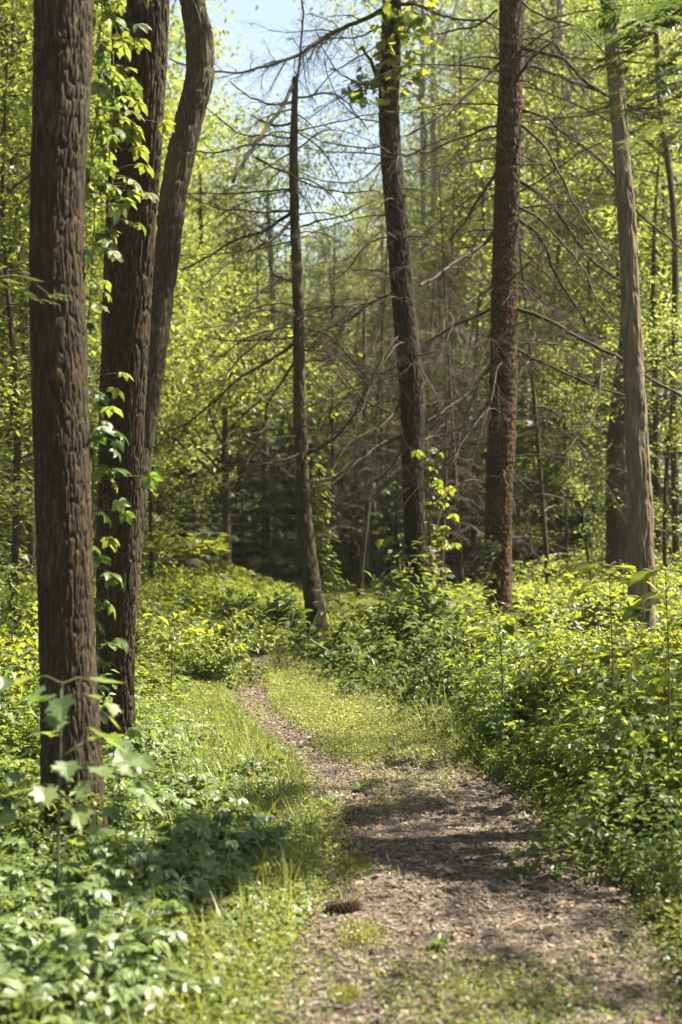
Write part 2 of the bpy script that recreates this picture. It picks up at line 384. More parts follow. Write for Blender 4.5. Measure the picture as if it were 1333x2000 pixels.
# short weeds and clover growing on the path
mb = MB(); x, y = scatter(330000, 3.3, 20, lambda y: eL(y) - .35, lambda y: eR(y) + .35, 1.15)
g = weedy(x, y); g = np.where(inpath(x, y), g, np.maximum(g, .9)); ok = rng.random(len(x)) < g ** 1.6; x, y, g = x[ok], y[ok], g[ok]; n = len(x)
h = rng.random(n) * (.012 + .045 * g) * np.where(inpath(x, y), 1, 1.6)
mb.place(LEAF2, np.c_[x, y, pz(x, y) + .006 + h], rng.uniform(0, 6.28, n), rng.normal(.15, .45, n), rng.normal(0, .4, n), rng.uniform(.010, .024, n), np.clip(.45 + .9 * (fbm(x * 3, y * 3, seed=77) - .45) + rng.normal(0, .2, n), 0, 1))
x, y = scatter(26000, 3.3, 20, lambda y: eL(y) - .3, lambda y: eR(y) + .3, 1.15); g = weedy(x, y); ok = rng.random(len(x)) < g; x, y = x[ok], y[ok]; n = len(x)
mb.place(BLADE, np.c_[x, y, pz(x, y)], rng.uniform(0, 6.28, n), R(90) - np.abs(rng.normal(.5, .3, n)), 0, rng.uniform(.03, .09, n), rng.random(n))
tag(mb.build('path_weeds', M['weed']), 'short yellow green clover and weeds growing along the middle and edges of the path', 'weeds', kind='stuff')

# lawn strip that shows beyond the path
mb = MB(); n = 210000
x = rng.uniform(-7, 7, n); y = rng.uniform(12.5, 30, n); ok = frust(x, y, .3); x, y = x[ok], y[ok]; n = len(x)
mb.place(BLADE, np.c_[x, y, gz(x, y)], rng.uniform(0, 6.28, n), R(90) - np.abs(rng.normal(.4, .3, n)), 0, rng.uniform(.05, .12, n), rng.random(n))
tag(mb.build('lawn_grass', M['weed']), 'sunlit mown grass beyond the bend of the path', 'grass', kind='stuff')

# ------------------------------------------------------------------ low undergrowth on both banks
def undergrowth(name, side, mat, label, tpl_far, tpl_near, count, y0, y1, hfun, smin, smax, width, seed, power=1.4, cat='undergrowth'):
    rg = np.random.default_rng(seed); mb = MB()
    y = y0 + (y1 - y0) * rg.random(count) ** power; s_ = rg.random(count) ** 1.15 * width(y)
    x = eR(y) + s_ if side > 0 else eL(y) - s_
    ok = frust(x, y, .5); x, y, s_ = x[ok], y[ok], s_[ok]
    h = hfun(x, y, s_); cl = fbm(x * 3.1, y * 3.1, seed=seed); ok = (rg.random(len(x)) < np.clip((cl - .28) * 4, .15, 1)) & (h > .015); x, y, s_, h = x[ok], y[ok], s_[ok], h[ok]
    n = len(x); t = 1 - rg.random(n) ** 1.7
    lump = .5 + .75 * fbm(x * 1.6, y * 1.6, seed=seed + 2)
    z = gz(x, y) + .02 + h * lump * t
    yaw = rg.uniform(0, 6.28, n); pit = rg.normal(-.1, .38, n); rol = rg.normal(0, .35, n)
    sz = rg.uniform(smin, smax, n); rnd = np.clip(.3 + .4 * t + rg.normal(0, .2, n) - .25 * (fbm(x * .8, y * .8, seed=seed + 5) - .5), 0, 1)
    near = y < 8
    P = np.c_[x, y, z]
    mb.place(tpl_near, P[near], yaw[near], pit[near], rol[near], sz[near], rnd[near])
    mb.place(tpl_far, P[~near], yaw[~near], pit[~near], rol[~near], sz[~near] * 1.12, rnd[~near])
    for q in rg.choice(n, min(1500, n // 6), replace=False):
        mb.tube([(x[q] + .02, y[q] + .01, float(gz(x[q], y[q]))), (x[q] + .008, y[q], z[q] * .5), (x[q], y[q], z[q])], [.0022, .0018, .001], 3, .1)
    return tag(mb.build(name, mat), label, cat, kind='stuff')
hR = lambda x, y, s: (1 - .42 * np.exp(-((y - 11.5) / 3.5) ** 2)) * np.clip(.05 + .36 * s, 0, .62) * (.65 + .7 * fbm(x * .9, y * .9, seed=60))
hL = lambda x, y, s: np.clip(1.25 - .5 * np.exp(-((x + 1.02) / .45) ** 2 - ((y - 5.3) / .6) ** 2) * 1.6, 0, 1) * np.clip(.04 + .24 * s, 0, .30) * (.6 + .8 * fbm(x * .9, y * .9, seed=61))
hLf = lambda x, y, s: np.clip((y - 6.2) / 6, .28, 1) * np.clip(.05 + .4 * s, 0, .46) * (.6 + .8 * fbm(x * .9, y * .9, seed=62))
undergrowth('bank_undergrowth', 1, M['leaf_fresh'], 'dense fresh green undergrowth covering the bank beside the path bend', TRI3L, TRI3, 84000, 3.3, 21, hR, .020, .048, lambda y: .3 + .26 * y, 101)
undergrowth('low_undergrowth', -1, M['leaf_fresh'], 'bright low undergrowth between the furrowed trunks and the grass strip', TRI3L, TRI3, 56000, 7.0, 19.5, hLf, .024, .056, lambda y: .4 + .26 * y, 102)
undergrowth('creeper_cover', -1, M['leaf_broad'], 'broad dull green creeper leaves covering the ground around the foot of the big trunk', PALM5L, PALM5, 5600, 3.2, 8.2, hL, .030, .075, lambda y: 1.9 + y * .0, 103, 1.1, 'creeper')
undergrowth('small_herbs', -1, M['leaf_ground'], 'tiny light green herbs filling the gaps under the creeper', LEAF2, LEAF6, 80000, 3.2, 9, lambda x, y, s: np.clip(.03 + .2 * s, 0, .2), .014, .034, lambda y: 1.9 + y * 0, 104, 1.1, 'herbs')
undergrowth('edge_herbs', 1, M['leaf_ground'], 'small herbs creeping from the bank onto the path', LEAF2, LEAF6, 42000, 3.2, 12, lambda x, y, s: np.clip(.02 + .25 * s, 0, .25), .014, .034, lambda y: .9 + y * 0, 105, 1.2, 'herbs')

# tall grass beside the rut
mb = MB(); n = 4200
y = rng.uniform(6.8, 12.8, n); x = eL(y) - np.abs(rng.normal(0, .30, n)) - .05; s = rng.uniform(.06, .19, n) * (1.15 - .5 * np.clip((y - 8) / 4, 0, 1))
mb.place(BLADE, np.c_[x, y, gz(x, y)], rng.uniform(0, 6.28, n), R(90) - np.abs(rng.normal(.22, .18, n)), 0, s, rng.random(n))
n = 4500; y = rng.uniform(3.4, 8.0, n); x = eL(y) - rng.uniform(.02, 1.0, n) * (.4 + 1.2 * rng.random(n))
mb.place(BLADE, np.c_[x, y, gz(x, y)], rng.uniform(0, 6.28, n), R(90) - np.abs(rng.normal(.5, .3, n)), 0, rng.uniform(.06, .26, n), rng.random(n))
n = 1300; y = rng.uniform(7.5, 12, n); x = eR(y) + rng.uniform(-.05, .8, n)
mb.place(BLADE, np.c_[x, y, gz(x, y)], rng.uniform(0, 6.28, n), R(90) - np.abs(rng.normal(.5, .3, n)), 0, rng.uniform(.10, .36, n), rng.random(n) * .6)
tag(mb.build('tall_grass', M['grass']), 'tall thin grass blades standing along the path edge', 'grass', kind='stuff')

# ------------------------------------------------------------------ branches
def smooth_poly(P, n):
    P = np.asarray(P, float); d = np.r_[0, np.cumsum(np.linalg.norm(np.diff(P, axis=0), axis=1))]; t = np.linspace(0, d[-1], n)
    if len(P) == 2: return np.stack([np.interp(t, d, P[:, k]) for k in range(P.shape[1])], 1)
    m = np.gradient(P, d, axis=0); out = []
    idx = np.clip(np.searchsorted(d, t, side='right') - 1, 0, len(P) - 2)
    h = (d[idx + 1] - d[idx])[:, None]; u = ((t - d[idx])[:, None]) / h
    return (2 * u ** 3 - 3 * u ** 2 + 1) * P[idx] + (u ** 3 - 2 * u ** 2 + u) * h * m[idx] + (-2 * u ** 3 + 3 * u ** 2) * P[idx + 1] + (u ** 3 - u ** 2) * h * m[idx + 1]
def twigs(mb, rg, pts, L, r0, level, dens, droop=.5, flat=.5, start=.08):
    """side twigs along a branch"""
    m = max(1, int(L * dens * 1.35)); N = len(pts)
    for q in range(m):
        t = start + (1 - start) * (q + rg.random()) / m; f = t * (N - 1); i = min(int(f), N - 2)
        p = pts[i] + (pts[i + 1] - pts[i]) * (f - i); tan = pts[i + 1] - pts[i]; tan /= np.linalg.norm(tan) + 1e-9
        side = np.cross(tan, [0, 0, 1]); side /= np.linalg.norm(side) + 1e-9
        sgn = 1 if rg.random() < .5 else -1
        d = tan * rg.uniform(.3, 1.0) + side * sgn * rg.uniform(.5, 1) + np.array([0, 0, 1]) * rg.normal(-.12, flat)
        l = L * (.12 + .30 * (1 - t)) * rg.uniform(.45, 1.25); rr = r0 * (1 - .7 * t) * .42
        if level == 1: l = max(.05, l)
        n = 7 if level > 1 else 4
        sub = walk(rg, p, d, l, n, droop, .22 if level > 1 else .28)
        mb.tube(sub, np.linspace(max(rr, .0011), .0007, n), 3 if level < 2 else 4, rg.random())
        if level > 1: twigs(mb, rg, sub, l, rr, level - 1, dens * 2.1, droop, flat, .15)
def px_branch(parent, origin, poly, d0, d1, wpx0, wpx1, seed, dens=5, level=2, mat='branch', name='branch', wob=.012):
    rg = np.random.default_rng(seed); k = len(poly)
    pts = np.array([at(px, py, d0 + (d1 - d0) * i / (k - 1)) for i, (px, py) in enumerate(poly)])
    n = 6 * (k - 1) + 1; P = smooth_poly(pts, n); P[1:] += np.cumsum(rg.normal(0, wob * .9, (n - 1, 3)), 0) * .5
    L = np.linalg.norm(np.diff(P, axis=0), axis=1).sum(); r0 = wpx0 / F * d0 / 2; r1 = max(wpx1 / F * d1 / 2, .0012)
    mb = MB(); mb.tube(P, r0 + (r1 - r0) * np.linspace(0, 1, n) ** .8, 7, .3 + .4 * rg.random())
    twigs(mb, rg, P, L, r0 * .8, level, dens * 1.4)
    return mb.build(name, M[mat], parent, origin, True)
def dead_branch(parent, origin, start, az, L, r0, rise, droop, seed, dens=6, level=2, mat='branch', wob=.07):
    rg = np.random.default_rng(seed); n = 14
    d = np.array([math.sin(az) * math.cos(rise), math.cos(az) * math.cos(rise), math.sin(rise)])
    P = walk(rg, start, d, L, n, droop, wob); mb = MB(); mb.tube(P, np.linspace(r0, .002, n), 6, .3 + .4 * rg.random())
    twigs(mb, rg, P, L, r0 * .8, level, dens)
    return mb.build('branch', M[mat], parent, origin, True)

# ------------------------------------------------------------------ trunks
def trunk_mesh(C, rad, mat, parent, origin, name='trunk', sides=64, step=.012, amp=.01, freq=26, zf=.18, seed=0, flare=.5, flare_h=.28, lump=.06):
    C = np.asarray(C, float); rad = np.asarray(rad, float)
    L = np.r_[0, np.cumsum(np.linalg.norm(np.diff(C, axis=0), axis=1))]
    n = max(8, int(L[-1] / step)); S = smooth_poly(np.c_[C, rad], n); P, r = S[:, :3], S[:, 3]
    z0 = P[0, 2]; zz = P[:, 2] - z0
    r = r * (1 + flare * np.exp(-zz / flare_h))
    a = np.arange(sides) * 2 * math.pi / sides
    A, Z = np.meshgrid(a, np.r_[0, np.cumsum(np.linalg.norm(np.diff(P, axis=0), axis=1))])
    rr = r[:, None]; ca, sa = np.cos(A), np.sin(A)
    lobes = flare * .35 * np.exp(-zz[:, None] / flare_h) * np.sin(A * 5 + seed)
    big = lump * (fbm(ca * 1.2 + 5, sa * 1.2, Z * 1.1, seed) - .5) * 2
    warp = .6 * (fbm(ca * 2, sa * 2, Z * 3, seed + 3) - .5)
    rk = rad.mean() * freq
    n1 = noise(ca * rk + warp * 3, sa * rk + warp * 3, Z * freq * zf, seed + 7)
    n2 = noise(ca * rk * 1.6 + warp * 4, sa * rk * 1.6, Z * freq * zf * 2.6, seed + 8)
    n3 = noise(ca * rk * 4.4, sa * rk * 4.4, Z * freq * zf * 6, seed + 9)
    c1 = np.clip(np.abs(n1 * 2 - 1) / .34, 0, 1); c1 = c1 * c1 * (3 - 2 * c1)
    c2 = np.clip(np.abs(n2 * 2 - 1) / .30, 0, 1)
    h = amp * (c1 * .95 + c2 * .35 + n3 * .45 - 1.15)
    q = rr * (1 + lobes + big) + h
    X = P[:, 0:1] + q * ca; Y = P[:, 1:2] + q * sa; ZZ = np.broadcast_to(P[:, 2:3], X.shape)
    V = np.stack([X, Y, ZZ], -1).reshape(-1, 3)
    i = np.arange(n - 1)[:, None] * sides; j = np.arange(sides)[None]; j2 = (j + 1) % sides
    Q = np.stack([i + j, i + j2, i + j2 + sides, i + j + sides], -1).reshape(-1, 4)
    mb = MB(); mb.add(V, quads=Q); return mb.build(name, M[mat], parent, origin, True), S
def px_trunk(pts, d, top=None):
    """pts: (px, py, width px) from the base upwards; d: distance or (d_base, d_top)"""
    d0, d1 = d if isinstance(d, tuple) else (d, d); C, r = [], []
    for i, (px, py, wpx) in enumerate(pts):
        dd = d0 + (d1 - d0) * i / (len(pts) - 1); C.append(at(px, py, dd)); r.append(wpx / F * dd / 2 * .93)
    C[0][2] = float(gz(C[0][0], C[0][1])) - .12
    if top: C.append(C[-1] + np.array(top[:3])); r.append(r[-1] * top[3])
    return np.array(C), np.array(r)
def crown_blob(mb, rg, center, rx, rz, nclump, per, leaf, tpl=LEAF2, clump=.45, hollow=.35):
    d = rg.normal(0, 1, (nclump, 3)); d /= np.linalg.norm(d, axis=1)[:, None]
    q = (hollow + (1 - hollow) * rg.random(nclump)) ** .6
    c = d * q[:, None] * np.array([rx, rx, rz]) * (.75 + .5 * noise(d[:, 0] * 2 + 9, d[:, 1] * 2 + 9, d[:, 2] * 2 + 9, 3))[:, None]
    c += np.asarray(center)
    c = np.repeat(c, per, 0); n = len(c); P = c + rg.normal(0, clump, (n, 3)) * [1, 1, .45]
    cr = np.repeat(rg.random(nclump), per)
    mb.place(tpl, P, rg.uniform(0, 6.28, n), rg.normal(-.35, .5, n), rg.normal(0, .5, n), rg.uniform(.65, 1.25, n) * leaf, np.clip(.2 + .5 * cr + rg.normal(0, .18, n), 0, 1))
def limbs(mb, rg, base, top, r0, n, spread, lo=.45):
    for i in range(n):
        t = lo + (1 - lo) * i / n; p = base + (top - base) * t; az = rg.uniform(0, 6.28); l = spread * (1.15 - t * .6) * rg.uniform(.7, 1.1)
        P = walk(rg, p, (math.sin(az), math.cos(az), rg.uniform(.3, 1.1)), l, 9, .25, .12)
        mb.tube(P, np.linspace(r0 * .45 * (1.2 - t), .012, 9), 6, .5)
        for j in (3, 5, 7):
            s = walk(rg, P[j], P[j] - P[j - 1] + rg.normal(0, .3, 3) * .5, l * .45, 6, .2, .2); mb.tube(s, np.linspace(r0 * .16, .006, 6), 4, .5)

def root_of(C): 
    o = C[0].copy(); o[2] = float(gz(o[0], o[1])); return o
# --- oak-like trunk nearest the camera
C, r = px_trunk([(150, 1700, 125), (140, 1500, 122), (130, 1250, 114), (124, 1000, 114), (116, 700, 116), (112, 400, 112), (120, 200, 117), (124, 0, 120), (124, -200, 120)], 5.55, (.2, .3, 6.5, .45))
o0 = root_of(C); t1 = empty('furrowed_tree', o0, 'thick straight furrowed trunk standing nearest, creeper leaves hanging on its sunlit side', 'tree')
trunk_mesh(C, r, 'bark_grey', t1, o0, sides=240, step=.008, amp=.0075, freq=92, zf=.17, seed=1, flare=.3)
mb = MB(); rg = np.random.default_rng(1); limbs(mb, rg, C[-2], C[-1], .1, 7, 2.2, .2); mb.build('limbs', M['bark_grey'], t1, o0, True)
mb = MB(); crown_blob(mb, rg, (-2.0, 6.2, 9.5), 1.9, 1.8, 55, 60, .10, LEAF2, .35); mb.build('crown', M['leaf_deep'], t1, o0)
# --- second trunk, leaning
C, r = px_trunk([(228, 1500, 84), (226, 1350, 76), (228, 1150, 82), (234, 950, 90), (244, 700, 98), (256, 450, 104), (268, 250, 108), (276, 0, 116), (282, -200, 118)], (7.6, 6.5), (.6, -.2, 6, .5))
o0 = root_of(C); t2 = empty('furrowed_tree', o0, 'tall furrowed trunk leaning a little, close behind the nearest trunk', 'tree')
trunk_mesh(C, r, 'bark_grey', t2, o0, sides=240, step=.009, amp=.009, freq=80, zf=.15, seed=2, flare=.2)
mb = MB(); rg = np.random.default_rng(2); limbs(mb, rg, C[-2], C[-1], .1, 7, 2.2, .2); mb.build('limbs', M['bark_grey'], t2, o0, True)
mb = MB(); crown_blob(mb, rg, (-1.2, 7, 11), 2.0, 1.8, 45, 60, .10, LEAF2, .35); mb.build('crown', M['leaf_deep'], t2, o0)
# --- bent trunk
C, r = px_trunk([(240, 1330, 54), (252, 1100, 50), (272, 900, 50), (300, 700, 50), (326, 500, 53), (345, 350, 58), (368, 240, 60), (390, 150, 60), (390, 80, 58), (376, 0, 52), (366, -150, 50)], 10.8, (-.2, .6, 5, .5))
o0 = root_of(C); t3 = empty('bent_tree', o0, 'brown trunk with a kink near the top, rising behind the two furrowed trunks', 'tree')
trunk_mesh(C, r, 'bark_brown', t3, o0, sides=90, step=.014, amp=.013, freq=36, zf=.25, seed=3)
mb = MB(); rg = np.random.default_rng(3); limbs(mb, rg, C[-2], C[-1], .08, 7, 2.2, .2); mb.build('limbs', M['bark_brown'], t3, o0, True)
mb = MB(); crown_blob(mb, rg, (-1.5, 11.5, 9), 2.2, 2, 45, 60, .10, LEAF2, .35); mb.build('crown', M['leaf_crown'], t3, o0)

# --- thin dead pine
D4 = 13.4
C, r = px_trunk([(628, 1262, 40), (615, 1180, 38), (601, 1080, 36), (592, 980, 33), (588, 880, 30), (585, 750, 26), (584, 600, 24), (577, 450, 20), (574, 300, 17), (576, 200, 13), (577, 150, 12)], D4)
o0 = root_of(C); t4 = empty('dead_pine', o0, 'thin dead pine with a snapped top and bare drooping branches, ivy at its foot', 'tree')
trunk_mesh(C, r, 'bark_brown', t4, o0, sides=48, step=.02, amp=.009, freq=30, zf=.4, seed=4)
px_branch(t4, o0, [(580, 165), (588, 110), (593, 50), (593, -20), (596, -160)], D4, D4, 5, 3, 40, 2.5)
br4 = [([(572, 287), (500, 287), (425, 302), (375, 297)], 7, 2), ([(572, 370), (475, 375), (360, 375)], 5, 2), ([(572, 410), (500, 412), (425, 405), (370, 385), (320, 350)], 5, 2),
    ([(570, 415), (520, 445), (460, 460), (400, 495), (345, 522)], 8, 3), ([(570, 432), (530, 465), (475, 490), (435, 515), (395, 545)], 8, 3),
    ([(582, 190), (645, 182), (680, 205), (720, 250)], 5, 2), ([(500, 308), (545, 335), (600, 365), (667, 378), (740, 380)], 5, 2), ([(582, 445), (620, 435), (667, 425), (730, 400)], 5, 2),
    ([(580, 600), (540, 640), (470, 690), (420, 760)], 7, 2), ([(578, 670), (530, 700), (475, 732), (410, 787), (350, 832), (300, 850)], 7, 3), ([(580, 790), (545, 800), (515, 840), (475, 842)], 5, 2),
    ([(575, 905), (530, 920), (490, 932), (485, 907), (505, 882)], 5, 2), ([(598, 887), (640, 867), (690, 815), (730, 745)], 7, 3), ([(590, 680), (560, 730), (520, 790), (505, 850), (480, 880)], 6, 2),
    ([(575, 165), (555, 210), (525, 250), (490, 295), (455, 360)], 8, 7), ([(572, 240), (530, 240), (490, 222)], 6, 3), ([(570, 200), (530, 205), (490, 190), (455, 160)], 6, 2),
    ([(590, 560), (540, 540), (520, 480)], 6, 2), ([(572, 270), (520, 262), (470, 258), (430, 230), (400, 205)], 5, 2), ([(588, 640), (640, 655), (690, 700), (735, 760)], 5, 2),
    ([(595, 880), (540, 900), (480, 860), (430, 870)], 4, 2), ([(598, 940), (650, 930), (700, 890), (760, 860)], 4, 2), ([(588, 620), (520, 610), (450, 640), (390, 650)], 5, 2)]
for i, (poly, a, b) in enumerate(br4):
    px_branch(t4, o0, poly, D4, D4 + (.9 if i % 2 else -.9), a, b, 400 + i, 7.5 if i != 14 else 1.5)
rg = random.Random(44)
for i in range(36):
    k = rg.random(); py = 200 + 780 * k; cx = float(np.interp(py, [150, 450, 750, 1000], [577, 577, 585, 593]))
    dead_branch(t4, o0, at(cx, py, D4), rg.uniform(0, 6.28), rg.uniform(.5, 1.7), .008, rg.uniform(-.1, .5), rg.uniform(.6, 1.6), 440 + i, 8)

# --- middle trunk
D5 = 14.2
C, r = px_trunk([(824, 1225, 54), (817, 1130, 47), (810, 1000, 45), (806, 880, 46), (806, 780, 50), (799, 700, 50), (786, 560, 46), (777, 450, 46), (766, 330, 44), (760, 200, 42), (764, 90, 40), (766, 0, 38), (768, -120, 36)], D5, (.2, .4, 4.5, .5))
o0 = root_of(C); t5 = empty('dark_barked_tree', o0, 'dark slightly curved trunk rising out of the leafy bush, maple leaves near its top', 'tree')
trunk_mesh(C, r, 'bark_black', t5, o0, sides=150, step=.012, amp=.011, freq=66, zf=.14, seed=5)
br5 = [([(750, 18), (667, 55), (590, 100), (525, 125), (475, 137), (410, 130), (340, 112)], 10, 3), ([(750, 50), (700, 70), (640, 78), (590, 100), (520, 118)], 4, 2), ([(748, 178), (727, 120), (707, 88)], 8, 6),
    ([(768, 575), (732, 585), (697, 610), (667, 628), (610, 648), (500, 655), (400, 640)], 9, 3), ([(767, 575), (720, 592), (680, 598), (620, 605), (580, 625)], 5, 2),
    ([(780, 715), (740, 730), (690, 720), (640, 680), (600, 640)], 6, 2), ([(785, 850), (740, 875), (690, 910), (630, 955), (590, 950)], 6, 2), ([(785, 820), (740, 800), (690, 760), (650, 705), (620, 665)], 6, 3),
    ([(775, 10), (817, 10), (867, 30), (937, 40), (977, 60)], 7, 4), ([(750, 285), (700, 290), (640, 280), (590, 260)], 4, 2), ([(752, 310), (700, 350), (640, 350), (590, 330)], 4, 2),
    ([(785, 880), (750, 930), (700, 960), (660, 1000), (640, 1040)], 5, 2), ([(785, 780), (745, 830), (700, 850), (660, 900), (640, 960)], 5, 2), ([(768, 460), (720, 480), (680, 530), (640, 560)], 4, 2),
    ([(770, 295), (800, 300), (850, 275), (900, 262)], 5, 2), ([(820, 860), (860, 850), (900, 890), (930, 900)], 4, 2), ([(790, 640), (750, 690), (720, 770), (700, 840)], 4, 2), ([(812, 930), (850, 960), (880, 1010), (900, 1040)], 4, 2),
    ([(750, 170), (700, 160), (650, 120), (620, 60)], 4, 2), ([(752, 80), (700, 110), (640, 150), (610, 190)], 3, 2), ([(755, 240), (700, 225), (660, 190), (640, 120)], 3, 2)]
for i, (poly, a, b) in enumerate(br5):
    px_branch(t5, o0, poly, D5, D5 + (1.0 if i % 2 else -1.0), a, b, 500 + i, 8.5 if i != 2 else .5)
rg = random.Random(55)
for i in range(36):
    py = 120 + 830 * rg.random(); cx = float(np.interp(py, [0, 250, 560, 780, 1000], [766, 762, 786, 806, 810]))
    dead_branch(t5, o0, at(cx, py, D5), rg.uniform(0, 6.28), rg.uniform(.6, 1.9), .009, rg.uniform(-.1, .4), rg.uniform(.5, 1.5), 540 + i, 8)
mb = MB(); rg2 = np.random.default_rng(5); L = []
for (px, py, sx, sy, n) in [(800, 70, 28, 55, 60), (785, 140, 22, 40, 34), (745, 110, 22, 50, 26), (700, 160, 26, 22, 22), (760, 30, 25, 25, 20), (820, 30, 22, 30, 22), (745, 190, 30, 15, 10), (818, 145, 14, 14, 10), (690, 180, 14, 12, 8)]:
    L = np.array([at(px + rg2.normal(0, sx), py + rg2.normal(0, sy * .7), D5 - .15 + rg2.normal(0, .2)) for k in range(n)]); mb = MB()
    mb.place(MAPLE, L, rg2.uniform(0, 6.28, n), rg2.normal(-.55, .4, n), rg2.normal(0, .5, n), rg2.uniform(.07, .13, n), rg2.random(n))
    mb.tube(smooth_poly([at(px * .3 + 768 * .7, py + 30, D5), L.mean(0), L[0]], 8), np.linspace(.006, .001, 8), 4, .3)
    mb.build('foliage', M['leaf_fresh'], t5, o0)
mb = MB(); crown_blob(mb, rg2, (1.0, 14.6, 10), 2.2, 2, 45, 50, .10, LEAF2, .35); mb.build('crown', M['leaf_crown'], t5, o0)

# --- reddish pine
D6 = 12.8
C, r = px_trunk([(972, 1260, 60), (973, 1150, 56), (974, 1000, 56), (980, 850, 57), (984, 700, 56), (986, 560, 55), (990, 420, 53), (994, 280, 52), (998, 140, 47), (997, 0, 44), (998, -140, 42)], D6, (0, .3, 5.5, .5))
o0 = root_of(C); t6 = empty('red_pine', o0, 'straight reddish brown pine with long bare branches arching out on both sides', 'tree')
trunk_mesh(C, r, 'bark_red', t6, o0, sides=110, step=.012, amp=.011, freq=50, zf=.4, seed=6)
br6 = [([(982, 118), (930, 165), (877, 205), (784, 257)], 8, 4), ([(987, 240), (947, 250), (882, 280), (832, 305), (797, 300)], 6, 3), ([(980, 263), (907, 287), (862, 320), (849, 370)], 5, 2),
    ([(975, 330), (937, 390), (907, 440), (882, 467)], 7, 3), ([(970, 452), (925, 485), (887, 505), (850, 530), (812, 550)], 9, 6), ([(965, 600), (892, 635), (832, 667)], 7, 4),
    ([(963, 715), (930, 750), (907, 777), (867, 802), (832, 822)], 9, 3), ([(1010, 75), (1060, 78), (1092, 95), (1117, 150), (1157, 200)], 6, 3),
    ([(1010, 88), (1057, 105), (1092, 113), (1147, 175), (1217, 205), (1300, 235)], 9, 5), ([(1010, 140), (1037, 130), (1107, 155), (1192, 190), (1237, 220), (1302, 232), (1370, 236)], 8, 5),
    ([(1007, 152), (1037, 120), (1082, 90)], 8, 4), ([(1012, 215), (1057, 230), (1097, 265), (1142, 300), (1197, 355), (1247, 430), (1333, 500)], 7, 4),
    ([(1012, 240), (1057, 280), (1092, 340), (1117, 400), (1147, 450), (1192, 520)], 7, 3), ([(1010, 350), (1067, 390), (1107, 440), (1142, 490), (1212, 540), (1260, 565)], 9, 4),
    ([(1010, 400), (1067, 440), (1102, 480), (1142, 530), (1167, 600), (1207, 650)], 6, 3), ([(1010, 425), (1057, 460), (1092, 530), (1132, 590), (1167, 667), (1200, 720)], 7, 3),
    ([(1006, 600), (1067, 625), (1142, 667), (1217, 707), (1267, 742), (1340, 782)], 8, 6), ([(1006, 680), (1067, 712), (1147, 747), (1217, 772), (1277, 812)], 7, 4),
    ([(1175, 700), (1178, 760), (1157, 830), (1122, 880), (1115, 920)], 5, 2), ([(1006, 690), (1050, 740), (1117, 772)], 4, 2), ([(1020, 5), (1070, 40), (1130, 60), (1190, 120)], 5, 3),
    ([(970, 20), (930, 50), (880, 60), (840, 60)], 5, 3), ([(962, 560), (920, 590), (880, 660), (850, 720)], 5, 2), ([(960, 780), (920, 830), (880, 850), (850, 880)], 6, 2),
    ([(958, 950), (920, 940), (880, 960), (850, 990)], 4, 2), ([(1005, 930), (1040, 960), (1060, 1000)], 3, 2), ([(960, 640), (940, 700), (930, 780), (905, 850), (900, 900)], 4, 2), ([(1012, 300), (1060, 330), (1090, 400), (1100, 470)], 4, 2)]
for i, (poly, a, b) in enumerate(br6):
    px_branch(t6, o0, poly, D6, D6 + (1.1 if i % 2 else -.9), a, b, 600 + i, 6.5)
rg = random.Random(66)
for i in range(38):
    py = 60 + 880 * rg.random(); cx = float(np.interp(py, [0, 280, 560, 850, 1000], [997, 994, 986, 980, 974]))
    dead_branch(t6, o0, at(cx, py, D6), rg.uniform(0, 6.28), rg.uniform(.6, 2.1), .009, rg.uniform(-.1, .4), rg.uniform(.5, 1.5), 640 + i, 8)
mb = MB(); rg2 = np.random.default_rng(6); crown_blob(mb, rg2, (2.0, 13.2, 10), 2.0, 2.4, 40, 45, .11, LEAF2, .35); mb.build('crown', M['needle'], t6, o0)

# --- tan trunk
D7 = 11.6
C, r = px_trunk([(1250, 1330, 60), (1254, 1150, 54), (1252, 1020, 52), (1246, 900, 48), (1240, 750, 43), (1232, 600, 38), (1226, 450, 36), (1214, 300, 34), (1203, 150, 33), (1188, 0, 31), (1178, -120, 34)], D7, (-.3, .3, 5, .5))
o0 = root_of(C); t7 = empty('tan_tree', o0, 'pale tan trunk leaning slightly, rising from the tall bushes with a split in its bark', 'tree')
trunk_mesh(C, r, 'bark_tan', t7, o0, sides=90, step=.012, amp=.012, freq=30, zf=.12, seed=7)
mb = MB(); rg2 = np.random.default_rng(7); limbs(mb, rg2, C[-2], C[-1], .08, 7, 2, .2); mb.build('limbs', M['bark_tan'], t7, o0, True)
mb = MB(); crown_blob(mb, rg2, (2.3, 12, 9), 2.0, 2, 40, 50, .10, LEAF2, .35); mb.build('crown', M['leaf_crown'], t7, o0)
# --- dark trunk half hidden behind it
C, r = px_trunk([(1208, 1120, 48), (1206, 1000, 46), (1204, 900, 44), (1212, 780, 36), (1228, 600, 26), (1226, 450, 24), (1214, 300, 22), (1203, 150, 20), (1190, -60, 18)], 17, (0, 0, 5, .5))
o0 = root_of(C); t8 = empty('dark_tree', o0, 'dark trunk half hidden behind the pale tan trunk, small leaves climbing its edge', 'tree')
trunk_mesh(C, r, 'bark_dark', t8, o0, sides=40, step=.04, amp=.012, freq=20, zf=.3, seed=8)
mb = MB(); crown_blob(mb, rg2, (3.4, 17, 12), 2.6, 2.6, 60, 50, .11, LEAF2, .4); mb.build('crown', M['leaf_crown'], t8, o0)

